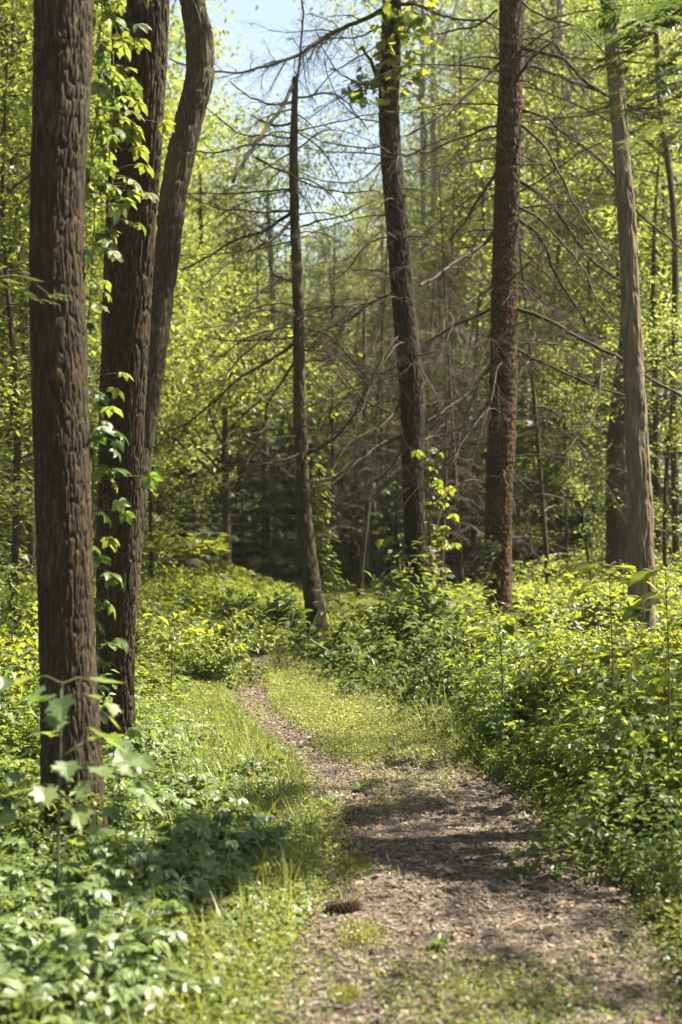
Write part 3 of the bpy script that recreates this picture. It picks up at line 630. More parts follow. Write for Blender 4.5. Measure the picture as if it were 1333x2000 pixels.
# ------------------------------------------------------------------ far trunks one can tell apart
def far_trunk(pts, d, mat, label, crown=True, topz=3, seed=0, cat='tree', name='woodland_tree', leafm='leaf_crown', cr=(3.0, 3.2)):
    C, r = px_trunk(pts, d, (0, 0, topz, .6)); o0 = root_of(C); t = empty(name, o0, label, cat)
    trunk_mesh(C, r, mat, t, o0, sides=20, step=.12, amp=.008, freq=12, zf=.3, seed=seed, flare=.2)
    rg = np.random.default_rng(seed + 70); mb = MB(); limbs(mb, rg, C[len(C) // 2], C[-1], r[-2] * 1.3, 8, cr[0], .1); mb.build('limbs', M[mat], t, o0, True)
    if crown:
        mb = MB(); crown_blob(mb, rg, C[-1] + [0, 0, .4], cr[0] * .8, cr[1] * .8, 50, 60, .10, LEAF2, .42); mb.build('crown', M[leafm], t, o0)
    return t
far_trunk([(848, 1090, 18), (842, 800, 16), (835, 600, 15), (830, 480, 14), (826, 250, 12)], 30, 'bark_pale', 'slender pale grey trunk seen between the dark trunk and the reddish pine', seed=20)
far_trunk([(868, 1090, 18), (866, 900, 17), (858, 640, 16), (852, 480, 14), (846, 200, 12)], 34, 'bark_pale', 'bluish grey trunk just behind the slender pale one', seed=21)
far_trunk([(1030, 1080, 17), (1028, 900, 16), (1024, 700, 15), (1022, 500, 13), (1020, 100, 12)], 27, 'bark_pale', 'pale grey trunk close beside the sunlit edge of the reddish pine', seed=22)
far_trunk([(1046, 1080, 11), (1044, 900, 10), (1040, 700, 10), (1040, 300, 8)], 29, 'bark_pale', 'narrow pale trunk standing next to a wider pale trunk by the leaning sticks', seed=23)
far_trunk([(1192, 1080, 20), (1190, 760, 20), (1178, 560, 20), (1160, 430, 20), (1135, 300, 19), (1108, 190, 17), (1095, 40, 15)], 28, 'bark_pale', 'grey trunk leaning behind the arching branches of the reddish pine', seed=24)
far_trunk([(444, 1175, 18), (444, 1080, 17), (442, 1000, 16), (440, 900, 14)], 18.8, 'bark_dark', 'dark mossy trunk at the back of the low undergrowth by the wire fence', seed=25, leafm='leaf_crown', cr=(1.5, 1.0), topz=.8)
far_trunk([(1325, 1110, 15), (1318, 900, 15), (1318, 700, 14), (1315, 400, 13), (1290, 200, 12), (1280, 0, 10)], 19, 'bark_brown', 'brown trunk beyond the tall bushes, farther out than the pale tan trunk', seed=26)
far_trunk([(1300, 1110, 10), (1304, 980, 10), (1300, 800, 9), (1296, 500, 8)], 22, 'bark_dark', 'thin black trunk close beside a brown trunk beyond the tall bushes', seed=27, cr=(1.6, 2))
far_trunk([(738, 1145, 18), (718, 1128, 13), (718, 1050, 12), (714, 900, 10), (712, 700, 9)], 21, 'bark_brown', 'small trunk with a bent foot at the edge of the far grass', seed=28, crown=False, cr=(1.0, 1.0), topz=.8)
far_trunk([(655, 1135, 9), (652, 1040, 8), (650, 850, 8)], 23, 'bark_dark', 'thin dark trunk behind the black stake, at the wood edge', seed=29, crown=False, cr=(.8, 1.0), topz=.8)
far_trunk([(540, 1110, 14), (538, 900, 13), (540, 780, 12), (530, 500, 11), (524, 400, 9)], 29, 'bark_pale', 'pale trunk beyond the wire fence, seen past the thin dead pine', seed=30, topz=.6, cr=(2.0, 1.5))
far_trunk([(62, 1120, 20), (58, 850, 18), (46, 600, 17), (30, 300, 15)], 17, 'bark_brown', 'brown trunk deep in the leaves beyond the nearest furrowed trunk', seed=31, leafm='leaf_fresh')
far_trunk([(400, 1110, 12), (404, 900, 11), (398, 650, 10), (392, 420, 9)], 27, 'bark_dark', 'dark slim trunk between the bent tree and the mossy trunk at the fence', seed=32, topz=.8, cr=(1.8, 1.6))
far_trunk([(910, 1090, 13), (912, 900, 12), (905, 700, 11), (900, 350, 9)], 31, 'bark_brown', 'brown slim trunk deep in the wood, framed by the reddish pine', seed=33)

# ------------------------------------------------------------------ crowns of the wood behind: five kinds, copied
def tree_proto(kind, seed, h=15, name='leafy_tree'):
    rg = np.random.default_rng(seed); t = empty(name, (0, 0, 0), 'x', 'tree')
    if kind == 'conifer':
        C = np.array([(0, 0, -.2), (.05, 0, h * .5), (0, .05, h)]); trunk_mesh(C, [.16, .10, .02], 'bark_dark', t, (0, 0, 0), sides=14, step=.2, amp=.006, freq=12, seed=seed)
        mb = MB(); P, ya, pi, s = [], [], [], []
        nb = int(h * 11)
        for i in range(nb):
            z = .5 + (h - .7) * (i + rg.random()) / nb; az = rg.uniform(0, 6.28); l = (2.6 * (1 - z / h) ** .75 + .25) * rg.uniform(.65, 1.1)
            b = walk(rg, (0, 0, z), (math.sin(az), math.cos(az), .12), l, 8, .55, .05); mb.tube(b, np.linspace(.016, .003, 8), 4, .2)
            m = int(l * 11) + 3
            for q in range(m):
                f = (.2 + .8 * q / m) * 7; k = min(int(f), 6); p = b[k] + (b[k + 1] - b[k]) * (f - k)
                P.append(p); ya.append(-az + rg.choice([-1, 1]) * rg.uniform(.3, 1.2)); pi.append(rg.normal(-.25, .15)); s.append(rg.uniform(.28, .5) * (1.15 - .5 * q / m))
        mb.place(SPRAY, np.array(P), np.array(ya), np.array(pi), rg.normal(0, .2, len(P)), np.array(s), rg.random(len(P)))
        mb.build('crown', M['needle'], t)
    else:
        mat = {'bright': 'leaf_crown', 'fresh': 'leaf_fresh', 'deep': 'leaf_deep'}[kind]
        C = np.array([(0, 0, -.2), (.15, .1, h * .35), (-.1, .1, h * .7), (0, 0, h * .95)]); trunk_mesh(C, [.17, .13, .08, .03], 'bark_brown', t, (0, 0, 0), sides=14, step=.2, amp=.008, freq=12, seed=seed)
        mb = MB(); limbs(mb, rg, C[0], C[-1], .13, 13, 2.6, .3); mb.build('limbs', M['bark_brown'], t, smooth=True)
        mb = MB(); crown_blob(mb, rg, (0, 0, h * .60), 2.9, h * .40, 250, 115, .088, LEAF2, .33, .2); mb.build('crown', M[mat], t)
    return t
def shrub_proto(seed, rad, h, mat, tpl, leaf, n, name='leafy_bush'):
    rg = np.random.default_rng(seed); t = empty(name, (0, 0, 0), 'x', 'bush'); mb = MB(); P = []
    ns = 16
    for i in range(ns):
        az = rg.uniform(0, 6.28); el = rg.uniform(.5, 1.4); b = walk(rg, (rg.normal(0, .08), rg.normal(0, .08), -.02), (math.sin(az) * math.cos(el) * rad * 1.3, math.cos(az) * math.cos(el) * rad * 1.3, math.sin(el) * h), h * rg.uniform(.75, 1.2), 8, .9, .12)
        mb.tube(b, np.linspace(.007, .002, 8), 4, .4); P.append(b[2:])
        for j in (3, 4, 5, 6):
            for _ in range(2):
                s = walk(rg, b[j], b[j] - b[j - 1] + rg.normal(0, .1, 3), h * .38, 5, .6, .25); mb.tube(s, np.linspace(.003, .001, 5), 3, .5); P.append(s[1:])
    mb.build('stem', M['stem'], t)
    P = np.concatenate(P); P = P[rg.integers(0, len(P), n)] + rg.normal(0, .055 * max(h, .6), (n, 3)); P[:, 2] = np.clip(P[:, 2], .03, None)
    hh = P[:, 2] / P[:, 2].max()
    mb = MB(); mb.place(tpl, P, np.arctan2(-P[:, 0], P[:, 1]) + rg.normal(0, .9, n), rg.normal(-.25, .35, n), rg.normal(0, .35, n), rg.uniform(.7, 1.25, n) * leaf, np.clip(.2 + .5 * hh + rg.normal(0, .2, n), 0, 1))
    mb.build('foliage', M[mat], t); return t

def understory(seed, h=6.0, n=6500):
    rg = np.random.default_rng(seed); t = empty('understory_tree', (0, 0, 0), 'x', 'tree')
    C = np.array([(0, 0, -.1), (.1, .05, h * .4), (-.05, .1, h * .75), (0, 0, h)]); trunk_mesh(C, [.05, .04, .025, .008], 'bark_brown', t, (0, 0, 0), sides=10, step=.15, amp=.004, freq=14, seed=seed)
    mb = MB(); pts = []
    for i in range(34):
        z = .9 + (h - 1) * i / 34; az = rg.uniform(0, 6.28); l = 1.9 * (1.05 - .6 * z / h) * rg.uniform(.6, 1.2); b = walk(rg, (0, 0, z), (math.sin(az), math.cos(az), .35), l, 8, .35, .12)
        mb.tube(b, np.linspace(.014, .003, 8), 4, .4)
        for j in range(2, 8):
            s = walk(rg, b[j], b[j] - b[j - 1] + rg.normal(0, .12, 3), .5, 4, .2, .2); mb.tube(s, np.linspace(.005, .002, 4), 3, .4); pts.append(s)
    mb.build('limbs', M['branch'], t)
    P = np.concatenate(pts); q = P[rg.integers(0, len(P), n)] + rg.normal(0, .13, (n, 3)) * [1, 1, .5]
    mb = MB(); mb.place(LEAF2, q, rg.uniform(0, 6.28, n), rg.normal(-.3, .35, n), rg.normal(0, .35, n), rg.uniform(.06, .12, n), np.clip(.2 + .5 * noise(q[:, 0] * 2, q[:, 1] * 2, q[:, 2] * 2) + rg.normal(0, .2, n), 0, 1)); mb.build('crown', M['leaf_crown'], t); return t
protos = {k: tree_proto(*a) for k, a in {'b1': ('bright', 201, 15), 'b2': ('bright', 202, 17), 'f1': ('fresh', 203, 13), 'd1': ('deep', 204, 15), 'c1': ('conifer', 205, 11), 'c2': ('conifer', 206, 8)}.items()}
protos['u1'] = understory(211); protos['u2'] = understory(212, 7.5); protos['u3'] = understory(214, 7.0, 1700)
used = {k: False for k in protos}
names = {'b1': 'yellow green leafy tree', 'b2': 'tall light green tree', 'f1': 'fresh green leafy tree', 'd1': 'deep green broadleaf tree', 'c1': 'dark drooping hemlock', 'c2': 'small dark hemlock', 'u1': 'low airy spring green tree', 'u2': 'slim airy spring green tree', 'u3': 'sparse added shade tree'}
lab_group = {}
def plant(kind, px, d, s=1.0, label=None, rz=None, dz=0):
    X = (px - CX) / F * d; z = float(gz(X, d)) + dz; rz = random.Random(int(px * 7 + d * 13)).uniform(0, 6.28) if rz is None else rz
    lb = f'{names[kind]} in the wood behind the grass clearing'
    if not used[kind]:
        o = protos[kind]; used[kind] = True; o.location = (X, d, z); o.rotation_euler.z = rz; o.scale = (s, s, s)
    else: o = dup(protos[kind], (X, d, z), rz, s)
    o['label'] = label or lb; o['group'] = label or (names[kind] + 's of the wood behind')
    return o
# far wood (height profile leaves the sky gap above the middle)
for i, (k, px, d, s) in enumerate([('b1', 40, 34, 1.25), ('b2', 210, 40, 1.1), ('f1', 330, 36, .92), ('b1', 440, 42, .70), ('b2', 560, 46, .60), ('b1', 655, 40, .62), ('b2', 745, 48, .70), ('b1', 885, 39, .95), ('b2', 985, 36, 1.05), ('b1', 1040, 41, 1.2),
        ('b2', 1150, 34, 1.0), ('b1', 1260, 38, 1.2), ('b2', 1370, 32, 1.1), ('f1', 120, 29, 1.0), ('b1', 1080, 29, .86), ('b2', -60, 30, 1.2), ('f1', 10, 19, .95), ('b2', 700, 62, .86), ('b1', 480, 62, .85), ('b2', 350, 58, 1.05), ('b1', 860, 58, 1.15), ('b2', 1000, 56, 1.3), ('b1', 1250, 56, 1.3), ('b2', 230, 60, 1.3), ('b1', 100, 56, 1.4)]):
    plant(k, px, d, s)
for (k, px, d, s) in [('u1', 330, 22, .9), ('u2', 250, 25, 1), ('u1', 420, 32, 1), ('u2', 500, 30, .95), ('u1', 560, 30, .9), ('u2', 640, 34, 1), ('u1', 700, 31, .9), ('u2', 770, 31, 1.05), ('u1', 860, 27, 1.1), ('u2', 930, 26, 1.15), ('u1', 1010, 29, 1.2), ('u2', 1080, 23, 1.05),
        ('u1', 1150, 24, 1.2), ('u2', 1210, 21, 1), ('u1', 1290, 20, 1.1), ('u2', 1350, 23, 1.2), ('u1', 130, 20, 1.1), ('u2', 40, 18, 1.1), ('u1', -20, 13, .9), ('u1', 190, 27, 1.2), ('u2', 380, 34, 1), ('u2', 600, 36, 1), ('u1', 830, 34, 1.2), ('u2', 1130, 31, 1.3), ('u2', 20, 12, .7), ('d1', -20, 14, .55), ('d1', 30, 21, .8), ('u1', 360, 23, .5), ('u1', 650, 24, .6), ('u2', 320, 24, .8), ('u1', 780, 23, .5), ('u2', 1050, 21, .55), ('u1', 900, 22.5, .6), ('u1', 1300, 17, .6), ('u2', 1110, 18.5, .45), ('u1', 300, 18, .55), ('u2', 390, 24, .6), ('u1', 460, 24.5, .5), ('u2', 530, 26, .6), ('u1', 600, 25.5, .5), ('u2', 450, 30, 1.0)]:
    plant(k, px, d, s)
for (k, px, d, s) in [('c2', 690, 25, .5), ('c2', 610, 24, .45), ('c2', 760, 23.5, .5), ('c1', 900, 24.5, .4), ('c2', 850, 25, .55), ('c2', 980, 23.4, .5), ('c2', 1090, 23, .5), ('c2', 1140, 20, .42), ('c1', 1270, 23, .42), ('c2', 1350, 21, .5), ('c2', 520, 23.5, .5), ('c1', 430, 24, .42), ('c2', 470, 25.5, .6), ('c2', 590, 22.8, .42), ('c2', 380, 22.5, .45), ('c2', 350, 26, .5), ('c2', 150, 24, .5), ('c2', 1060, 20, .35), ('c2', 800, 30, .6), ('c2', 1190, 27, .6), ('c1', 650, 31, .45), ('c1', 950, 30, .5)]:
    plant(k, px, d, s)
# trees beyond the edge that dapple the clearing
for (k, X, d, s) in [('b1', 15.5, 13.5, .8), ('b2', 15, 5.5, .8), ('f1', -6, 12, .9), ('d1', -7.5, 18, .9)]:
    plant(k, X / d * F + CX, d, s, label='leafy tree beyond the edge of the clearing')

for X, d, q in ((4.5, 7.0, 1.0), (4.9, 5.5, .95), (4.0, 8.6, .9), (3.9, 4.6, .8), (8.6, 13, 1.2)):  # out-of-view sparse trees, added to throw dappled shade on the path
    plant('u3', X / d * F + CX, d, q, label='unseen sparse tree added beyond the edge to dapple the path')
# far wood that reads as one mass
mb = MB(); rg = np.random.default_rng(9); nC = 2600
cx_ = rg.uniform(-34, 34, nC); cy_ = 82 + rg.uniform(0, 14, nC) + .004 * cx_ ** 2; prof = 13.5 + 6 * np.clip(np.abs(cx_ / cy_ + .03) / .12, 0, 1.3) + 4 * noise(cx_ * .25, cx_ * 0, seed=4)
cz_ = prof * rg.random(nC) ** .8; per = 26; P = np.repeat(np.c_[cx_, cy_, cz_], per, 0) + rg.normal(0, 1, (nC * per, 3)) * [.9, .7, .5]; n = len(P)
mb.place(LEAF2, P, rg.uniform(0, 6.28, n), rg.normal(-.3, .5, n), rg.normal(0, .5, n), rg.uniform(.25, .45, n), np.clip(np.repeat(rg.random(nC), per) * .6 + .2 + rg.normal(0, .15, n), 0, 1))
tag(mb.build('far_woods', M['leaf_crown']), 'far mass of sunlit spring foliage closing the view behind all the trees', 'woods', kind='stuff')

# dead lower branches of young pines in the shade
rg = random.Random(5); dp = None
for i, (px, d, s) in enumerate([(700, 18.5, .95), (905, 18, 1.0), (1075, 17.5, .95), (880, 21.5, 1.1), (960, 20, 1.0), (750, 22, 1.05), (830, 19.5, .9), (860, 17, .7)]):
    X = (px - CX) / F * d
    if dp is None:
        dp = empty('bare_sapling', (0, 0, 0), 'x', 'sapling')
        C = np.array([(0, 0, -.1), (.05, 0, 2.5), (-.02, .03, 5.5)]); trunk_mesh(C, [.035, .024, .008], 'bark_brown', dp, (0, 0, 0), sides=10, step=.1, amp=.003, freq=20, seed=3)
        for j in range(30): z = .9 + 4.3 * j / 30; dead_branch(dp, (0, 0, 0), (0, 0, z), rg.uniform(0, 6.28), rg.uniform(.6, 1.5), .007, rg.uniform(-.2, .4), rg.uniform(.5, 1.4), 700 + j, 9, 2, 'deadwood')
        o = dp; o.location = (X, d, 0)
    else: o = dup(dp, (X, d, float(gz(X, d))), rg.uniform(0, 6.28), s)
    o.rotation_euler.x = rg.uniform(-.12, .12); o.rotation_euler.y = rg.uniform(-.12, .12)
    o['label'] = 'leafless sapling full of grey twigs in the shade behind the main trunks'; o['group'] = 'bare saplings in the shade'

# ------------------------------------------------------------------ bushes
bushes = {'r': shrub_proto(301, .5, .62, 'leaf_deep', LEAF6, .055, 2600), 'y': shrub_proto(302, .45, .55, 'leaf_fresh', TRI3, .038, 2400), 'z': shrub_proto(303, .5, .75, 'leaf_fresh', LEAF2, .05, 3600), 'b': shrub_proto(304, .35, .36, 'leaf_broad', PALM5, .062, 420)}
bl = {'r': ('dark green rounded bush', 'on the bank at the path bend'), 'y': ('yellow green bush with small leaflets', 'on the sunny bank'), 'z': ('tall loose green bush', 'on the bank'), 'b': ('creeper plant with fans of dull green leaflets', 'by the path')}
bu = {k: False for k in bushes}
def bush(k, px, py, s, label, group=None, d=None, rz=None):
    d = d or dist_ground(py); X = (px - CX) / F * d; z = float(gz(X, d)); rz = random.Random(int(px * 3 + py)).uniform(0, 6.28) if rz is None else rz
    if not bu[k]: o = bushes[k]; bu[k] = True; o.location = (X, d, z); o.rotation_euler.z = rz; o.scale = (s,) * 3 if np.ndim(s) == 0 else s
    else: o = dup(bushes[k], (X, d, z), rz, s)
    o['label'] = label
    if group: o['group'] = group
    return o
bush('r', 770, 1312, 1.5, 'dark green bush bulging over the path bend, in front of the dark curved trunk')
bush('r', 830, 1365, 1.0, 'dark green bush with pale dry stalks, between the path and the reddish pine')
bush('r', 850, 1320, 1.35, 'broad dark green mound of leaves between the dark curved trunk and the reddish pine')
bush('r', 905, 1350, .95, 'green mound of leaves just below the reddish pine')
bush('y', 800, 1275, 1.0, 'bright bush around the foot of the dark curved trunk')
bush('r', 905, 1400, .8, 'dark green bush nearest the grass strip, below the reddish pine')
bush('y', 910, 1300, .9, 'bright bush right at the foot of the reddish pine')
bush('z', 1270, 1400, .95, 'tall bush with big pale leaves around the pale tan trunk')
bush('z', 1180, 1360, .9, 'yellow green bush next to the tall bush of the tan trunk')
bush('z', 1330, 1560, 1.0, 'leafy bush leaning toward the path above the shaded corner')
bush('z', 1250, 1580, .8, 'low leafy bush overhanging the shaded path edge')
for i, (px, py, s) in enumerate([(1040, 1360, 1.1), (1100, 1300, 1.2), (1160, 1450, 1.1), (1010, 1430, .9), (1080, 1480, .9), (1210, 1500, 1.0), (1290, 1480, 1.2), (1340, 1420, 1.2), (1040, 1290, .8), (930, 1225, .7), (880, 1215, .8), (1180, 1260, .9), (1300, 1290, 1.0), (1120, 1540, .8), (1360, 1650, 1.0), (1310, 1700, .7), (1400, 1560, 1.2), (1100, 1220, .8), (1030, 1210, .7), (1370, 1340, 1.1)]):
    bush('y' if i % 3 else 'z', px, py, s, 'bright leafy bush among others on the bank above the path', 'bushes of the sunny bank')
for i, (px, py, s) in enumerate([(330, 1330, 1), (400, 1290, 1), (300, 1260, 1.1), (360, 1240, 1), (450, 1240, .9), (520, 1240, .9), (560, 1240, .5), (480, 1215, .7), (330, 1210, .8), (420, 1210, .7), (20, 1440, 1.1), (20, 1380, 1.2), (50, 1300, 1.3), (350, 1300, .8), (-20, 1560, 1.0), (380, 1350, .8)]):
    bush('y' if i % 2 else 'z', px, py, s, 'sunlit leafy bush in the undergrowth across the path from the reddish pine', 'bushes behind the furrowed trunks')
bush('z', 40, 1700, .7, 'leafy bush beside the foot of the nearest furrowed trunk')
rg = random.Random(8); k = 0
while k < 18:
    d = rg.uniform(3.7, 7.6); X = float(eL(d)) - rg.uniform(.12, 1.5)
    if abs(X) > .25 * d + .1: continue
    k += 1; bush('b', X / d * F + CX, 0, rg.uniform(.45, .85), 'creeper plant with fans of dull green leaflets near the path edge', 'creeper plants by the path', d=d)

# small dock-like seedlings on the path
def seedling():
    t = empty('path_seedling', (0, 0, 0), 'x', 'seedling'); rg = np.random.default_rng(1); mb = MB(); n = 7
    mb.place(LEAF6, np.zeros((n, 3)) + [0, 0, .01], np.arange(n) * .9, R(35) + rg.normal(0, .2, n), 0, rg.uniform(.05, .08, n), .4); mb.build('leaves', M['leaf_ground'], t)
    mb = MB(); mb.tube([(0, 0, -.01), (0, 0, .03)], [.004, .002], 5); mb.build('stem', M['stem'], t); return t
sl = seedling(); 
for i, (px, py, s, lb) in enumerate([(705, 1555, 1, 'upright green seedling alone on the dark part of the path'), (645, 1590, 1.1, 'bright seedling at the path edge beside the grass tuft'), (1085, 1720, .8, 'small seedling in the shaded middle of the path'), (735, 1510, .6, 'tiny seedling just below the green strip of the path'), (860, 1860, .8, 'pale broad seedling among the path weeds nearest the camera')]):
    d = dist_ground(py); X = (px - CX) / F * d; o = sl if i == 0 else dup(sl, (0, 0, 0)); o.location = (X, d, float(pz(X, d))); o.rotation_euler.z = i * 1.3; o.scale = (s,) * 3; o['label'] = lb

# maple-like sapling in front of the nearest trunk
D = 4.25; o0 = at(116, 1960, D); o0[2] = float(gz(o0[0], o0[1]))
sp_ = empty('young_sapling', o0, 'thin upright sapling with big drooping leaves in front of the thickest trunk', 'sapling'); rgs = np.random.default_rng(21)
pts = np.array([o0, at(116, 1800, D), at(114, 1650, D), at(118, 1500, D), at(120, 1400, D), at(122, 1330, D)]); P = smooth_poly(pts, 40); mb = MB(); mb.tube(P, np.linspace(.006, .003, 40), 6, .2)
pos, ya = [], []
for (px, py, ex, ey, dd) in [(122, 1335, 60, 1325, 0), (122, 1335, 185, 1330, .05), (120, 1350, 120, 1365, -.2), (120, 1370, 175, 1358, -.1), (120, 1375, 80, 1360, .1), (118, 1400, 110, 1395, -.2), (118, 1480, 200, 1440, 0), (118, 1480, 215, 1435, .15), (118, 1500, 240, 1500, -.1), (118, 1510, 260, 1490, .05), (117, 1520, 190, 1500, -.2), (117, 1540, 60, 1540, 0), (117, 1545, 90, 1540, -.2), (116, 1580, 280, 1560, 0), (116, 1600, 200, 1620, -.15), (116, 1640, 60, 1640, .1), (116, 1660, 170, 1650, -.1), (115, 1700, 130, 1730, -.2), (116, 1560, 150, 1580, -.25), (116, 1620, 30, 1600, 0), (118, 1440, 100, 1430, .2), (117, 1530, 250, 1540, -.2), (116, 1500, 130, 1490, -.25), (115, 1860, 120, 1880, -.1), (115, 1870, 60, 1900, 0)]:
    a, b = at(px, py, D), at(ex, ey, D + dd); mb.tube([a, (a + b) / 2 + [0, 0, .015], b], [.0018, .0015, .001], 4, .5); pos.append(b); v = b - a; ya.append(math.atan2(-v[0], v[1]))
mb.build('stem', M['stem'], sp_, o0, True)
mb = MB(); n = len(pos); mb.place(MAPLE, np.array(pos), np.array(ya), rgs.normal(-.38, .18, n), rgs.normal(0, .25, n), rgs.uniform(.06, .10, n), rgs.random(n)); 
mb.place(MAPLE, np.array(pos) + rgs.normal(0, .035, (n, 3)), np.array(ya) + rgs.normal(0, 1, n), rgs.normal(-.4, .2, n), rgs.normal(0, .3, n), rgs.uniform(.04, .08, n), rgs.random(n)); mb.build('leaves', M['leaf_broad'], sp_, o0)
# oak seedling with lobed leaves
D = 4.9; o0 = at(240, 1840, D); o0[2] = float(gz(o0[0], o0[1])); os_ = empty('oak_seedling', o0, 'seedling with long lobed leaves spreading in front of the leaning furrowed trunk', 'seedling')
mb = MB(); top = at(225, 1500, D); mb.tube(smooth_poly([o0, (o0 + top) / 2 + [.03, 0, 0], top], 14), np.linspace(.005, .002, 14), 5, .3); mb.build('stem', M['stem'], os_, o0)
mb = MB(); tg = [(225, 1500), (240, 1510), (260, 1490), (230, 1450), (215, 1520), (250, 1560), (235, 1600), (210, 1580), (270, 1530), (225, 1480), (255, 1640), (220, 1660)]; n = len(tg)
mb.place(MAPLE, np.array([at(a, b, D + rgs.normal(0, .06)) for a, b in tg]), rgs.uniform(-2.6, -.4, n), rgs.normal(-.3, .2, n), rgs.normal(0, .3, n), rgs.uniform(.07, .11, n), rgs.random(n)); mb.build('leaves', M['leaf_broad'], os_, o0)

# taller plants standing above the bank
def tall_plant(label, bx, bpy_, d, leaves, seed, leaf=.11, mat='leaf_fresh', tpl=LEAF6):
    rg = np.random.default_rng(seed); b0 = at(bx, 1000, d); b0[2] = float(gz(b0[0], b0[1])); t = empty('tall_seedling', b0, label, 'seedling')
    tp = at(bx, bpy_, d); P = smooth_poly([b0, (b0 + tp) / 2 + [.02, 0, 0], tp], 16); mb = MB(); mb.tube(P, np.linspace(.006, .002, 16), 5, .4); q = []
    for (px, py) in leaves:
        e = at(px, py, d + rg.normal(0, .08)); i = min(15, int(np.argmin(np.abs(P[:, 2] - e[2] + .03)))); mb.tube([P[i], (P[i] + e) / 2 + [0, 0, .02], e], [.002, .0017, .001], 4, .5)
        v = e - P[i]
        for k in range(3): q.append((*(P[i] + v * (.45 + .27 * k)), math.atan2(-v[0], v[1]) + rg.normal(0, .7)))
    mb.build('stem', M['stem'], t, b0, True); q = np.array(q); n = len(q)
    mb = MB(); mb.place(tpl, q[:, :3], q[:, 3], rg.normal(-.2, .22, n), rg.normal(0, .3, n), rg.uniform(.7, 1.2, n) * leaf, .35 + .65 * rg.random(n)); mb.build('leaves', M[mat], t, b0)
tall_plant('tall seedling with big pale leaves spread level in front of the tan trunk', 1190, 1105, 6.6, [(1110, 1095), (1150, 1100), (1215, 1105), (1255, 1110), (1235, 1125), (1170, 1130), (1290, 1135), (1265, 1160), (1140, 1150)], 1, .12)
tall_plant('tall seedling with silvery level leaves, second one beside the tan trunk', 1300, 1115, 5.8, [(1330, 1110), (1270, 1115), (1345, 1140), (1285, 1160), (1250, 1190), (1330, 1200)], 2, .12, 'leaf_broad')
tall_plant('bright seedling with broad leaves in front of the foot of the reddish pine', 975, 1205, 7.6, [(925, 1205), (950, 1195), (1000, 1200), (990, 1215), (940, 1225), (1020, 1225), (960, 1240)], 3, .11)
tall_plant('tall herb with level leaves past the leaning furrowed trunk', 330, 1200, 9.5, [(300, 1200), (360, 1195), (380, 1225), (320, 1235), (290, 1250), (350, 1260)], 6, .11)
tall_plant('bushy herb with bright leaves at the edge of the low undergrowth by the grass', 440, 1210, 11.5, [(410, 1210), (470, 1200), (455, 1235), (425, 1245), (480, 1240)], 7, .12)

# ------------------------------------------------------------------ climbing creepers
def creeper(name, label, pts, d, n, leaf, jit, seed, mat='leaf_fresh', tpl=PALM5, out=(0, -.1), droop=-.55, stemr=.005):
    rg = np.random.default_rng(seed); C = np.array([at(px, py, d if np.ndim(d) == 0 else d[0] + (d[1] - d[0]) * i / (len(pts) - 1)) for i, (px, py) in enumerate(pts)]); o0 = C[0].copy()
    t = empty(name, o0, label, 'vine'); P = smooth_poly(C, 60); P[:, :2] += (np.c_[noise(np.arange(60) * .3, np.zeros(60), seed=seed), noise(np.arange(60) * .3, np.ones(60), seed=seed)] - .5) * .03
    mb = MB(); mb.tube(P, np.linspace(stemr, stemr * .4, 60), 5, .3); q = P[rg.integers(0, 60, n)] + rg.normal(0, jit, (n, 3)) * [1, .6, .8] + [out[0], out[1], 0]
    for k in range(n): 
        i = np.argmin(np.linalg.norm(P - q[k], axis=1)); mb.tube([P[i], (P[i] + q[k]) / 2 + [0, 0, .01], q[k]], [.0015, .0013, .001], 3, .6)
    mb.build('stem', M['stem'], t, o0)
    mb = MB(); yw = rg.uniform(-2.6, -.3, n) + (0 if out[0] >= 0 else math.pi); mb.place(tpl, q, yw, rg.normal(droop, .3, n), rg.normal(0, .3, n), rg.uniform(.75, 1.25, n) * leaf, rg.random(n)); mb.build('leaves', M[mat], t, o0); return t
creeper('climbing_creeper', 'creeper with five-fingered leaves climbing the sunlit side of the nearest furrowed trunk', [(195, 1620), (190, 1450), (186, 1200), (184, 1000), (176, 800), (176, 600), (184, 400), (190, 200), (196, 0), (196, -60)], (5.7, 5.7), 115, .060, .06, 1, out=(.05, -.03), mat='leaf_ground')
creeper('climbing_creeper', 'creeper dangling between the two furrowed trunks, thick with leaves near the top', [(212, 500), (218, 300), (225, 100), (228, -80)], (6.3, 6.3), 75, .072, .08, 2, out=(.03, -.04), mat='leaf_deep')
creeper('climbing_creeper', 'yellow green creeper climbing the sunny edge of the dark curved trunk', [(845, 1230), (843, 1100), (838, 980), (832, 900), (832, 870)], 14.1, 75, .09, .07, 3, out=(.05, -.1), tpl=PALM5)
creeper('climbing_creeper', 'few creeper leaves on the shaded edge of the dark curved trunk', [(790, 1150), (782, 1020), (780, 950)], 14.0, 16, .09, .09, 4, out=(-.08, -.06))
creeper('climbing_ivy', 'ivy climbing the foot of the thin dead pine', [(650, 1250), (636, 1150), (622, 1050), (612, 950), (608, 900)], 13.2, 380, .058, .06, 5, 'leaf_fresh', LEAF6, (.05, -.08))
creeper('climbing_ivy', 'dark ivy patch low on the reddish pine', [(955, 1230), (955, 1150), (962, 1080), (970, 1050)], 12.55, 90, .05, .05, 6, 'leaf_deep', LEAF6, (-.02, -.05))
creeper('climbing_ivy', 'small bright leaves climbing the edge of the half hidden dark trunk', [(1178, 1110), (1176, 1000), (1180, 930), (1200, 910)], 16.7, 120, .08, .09, 7, 'leaf_fresh', LEAF2, (-.05, -.1))
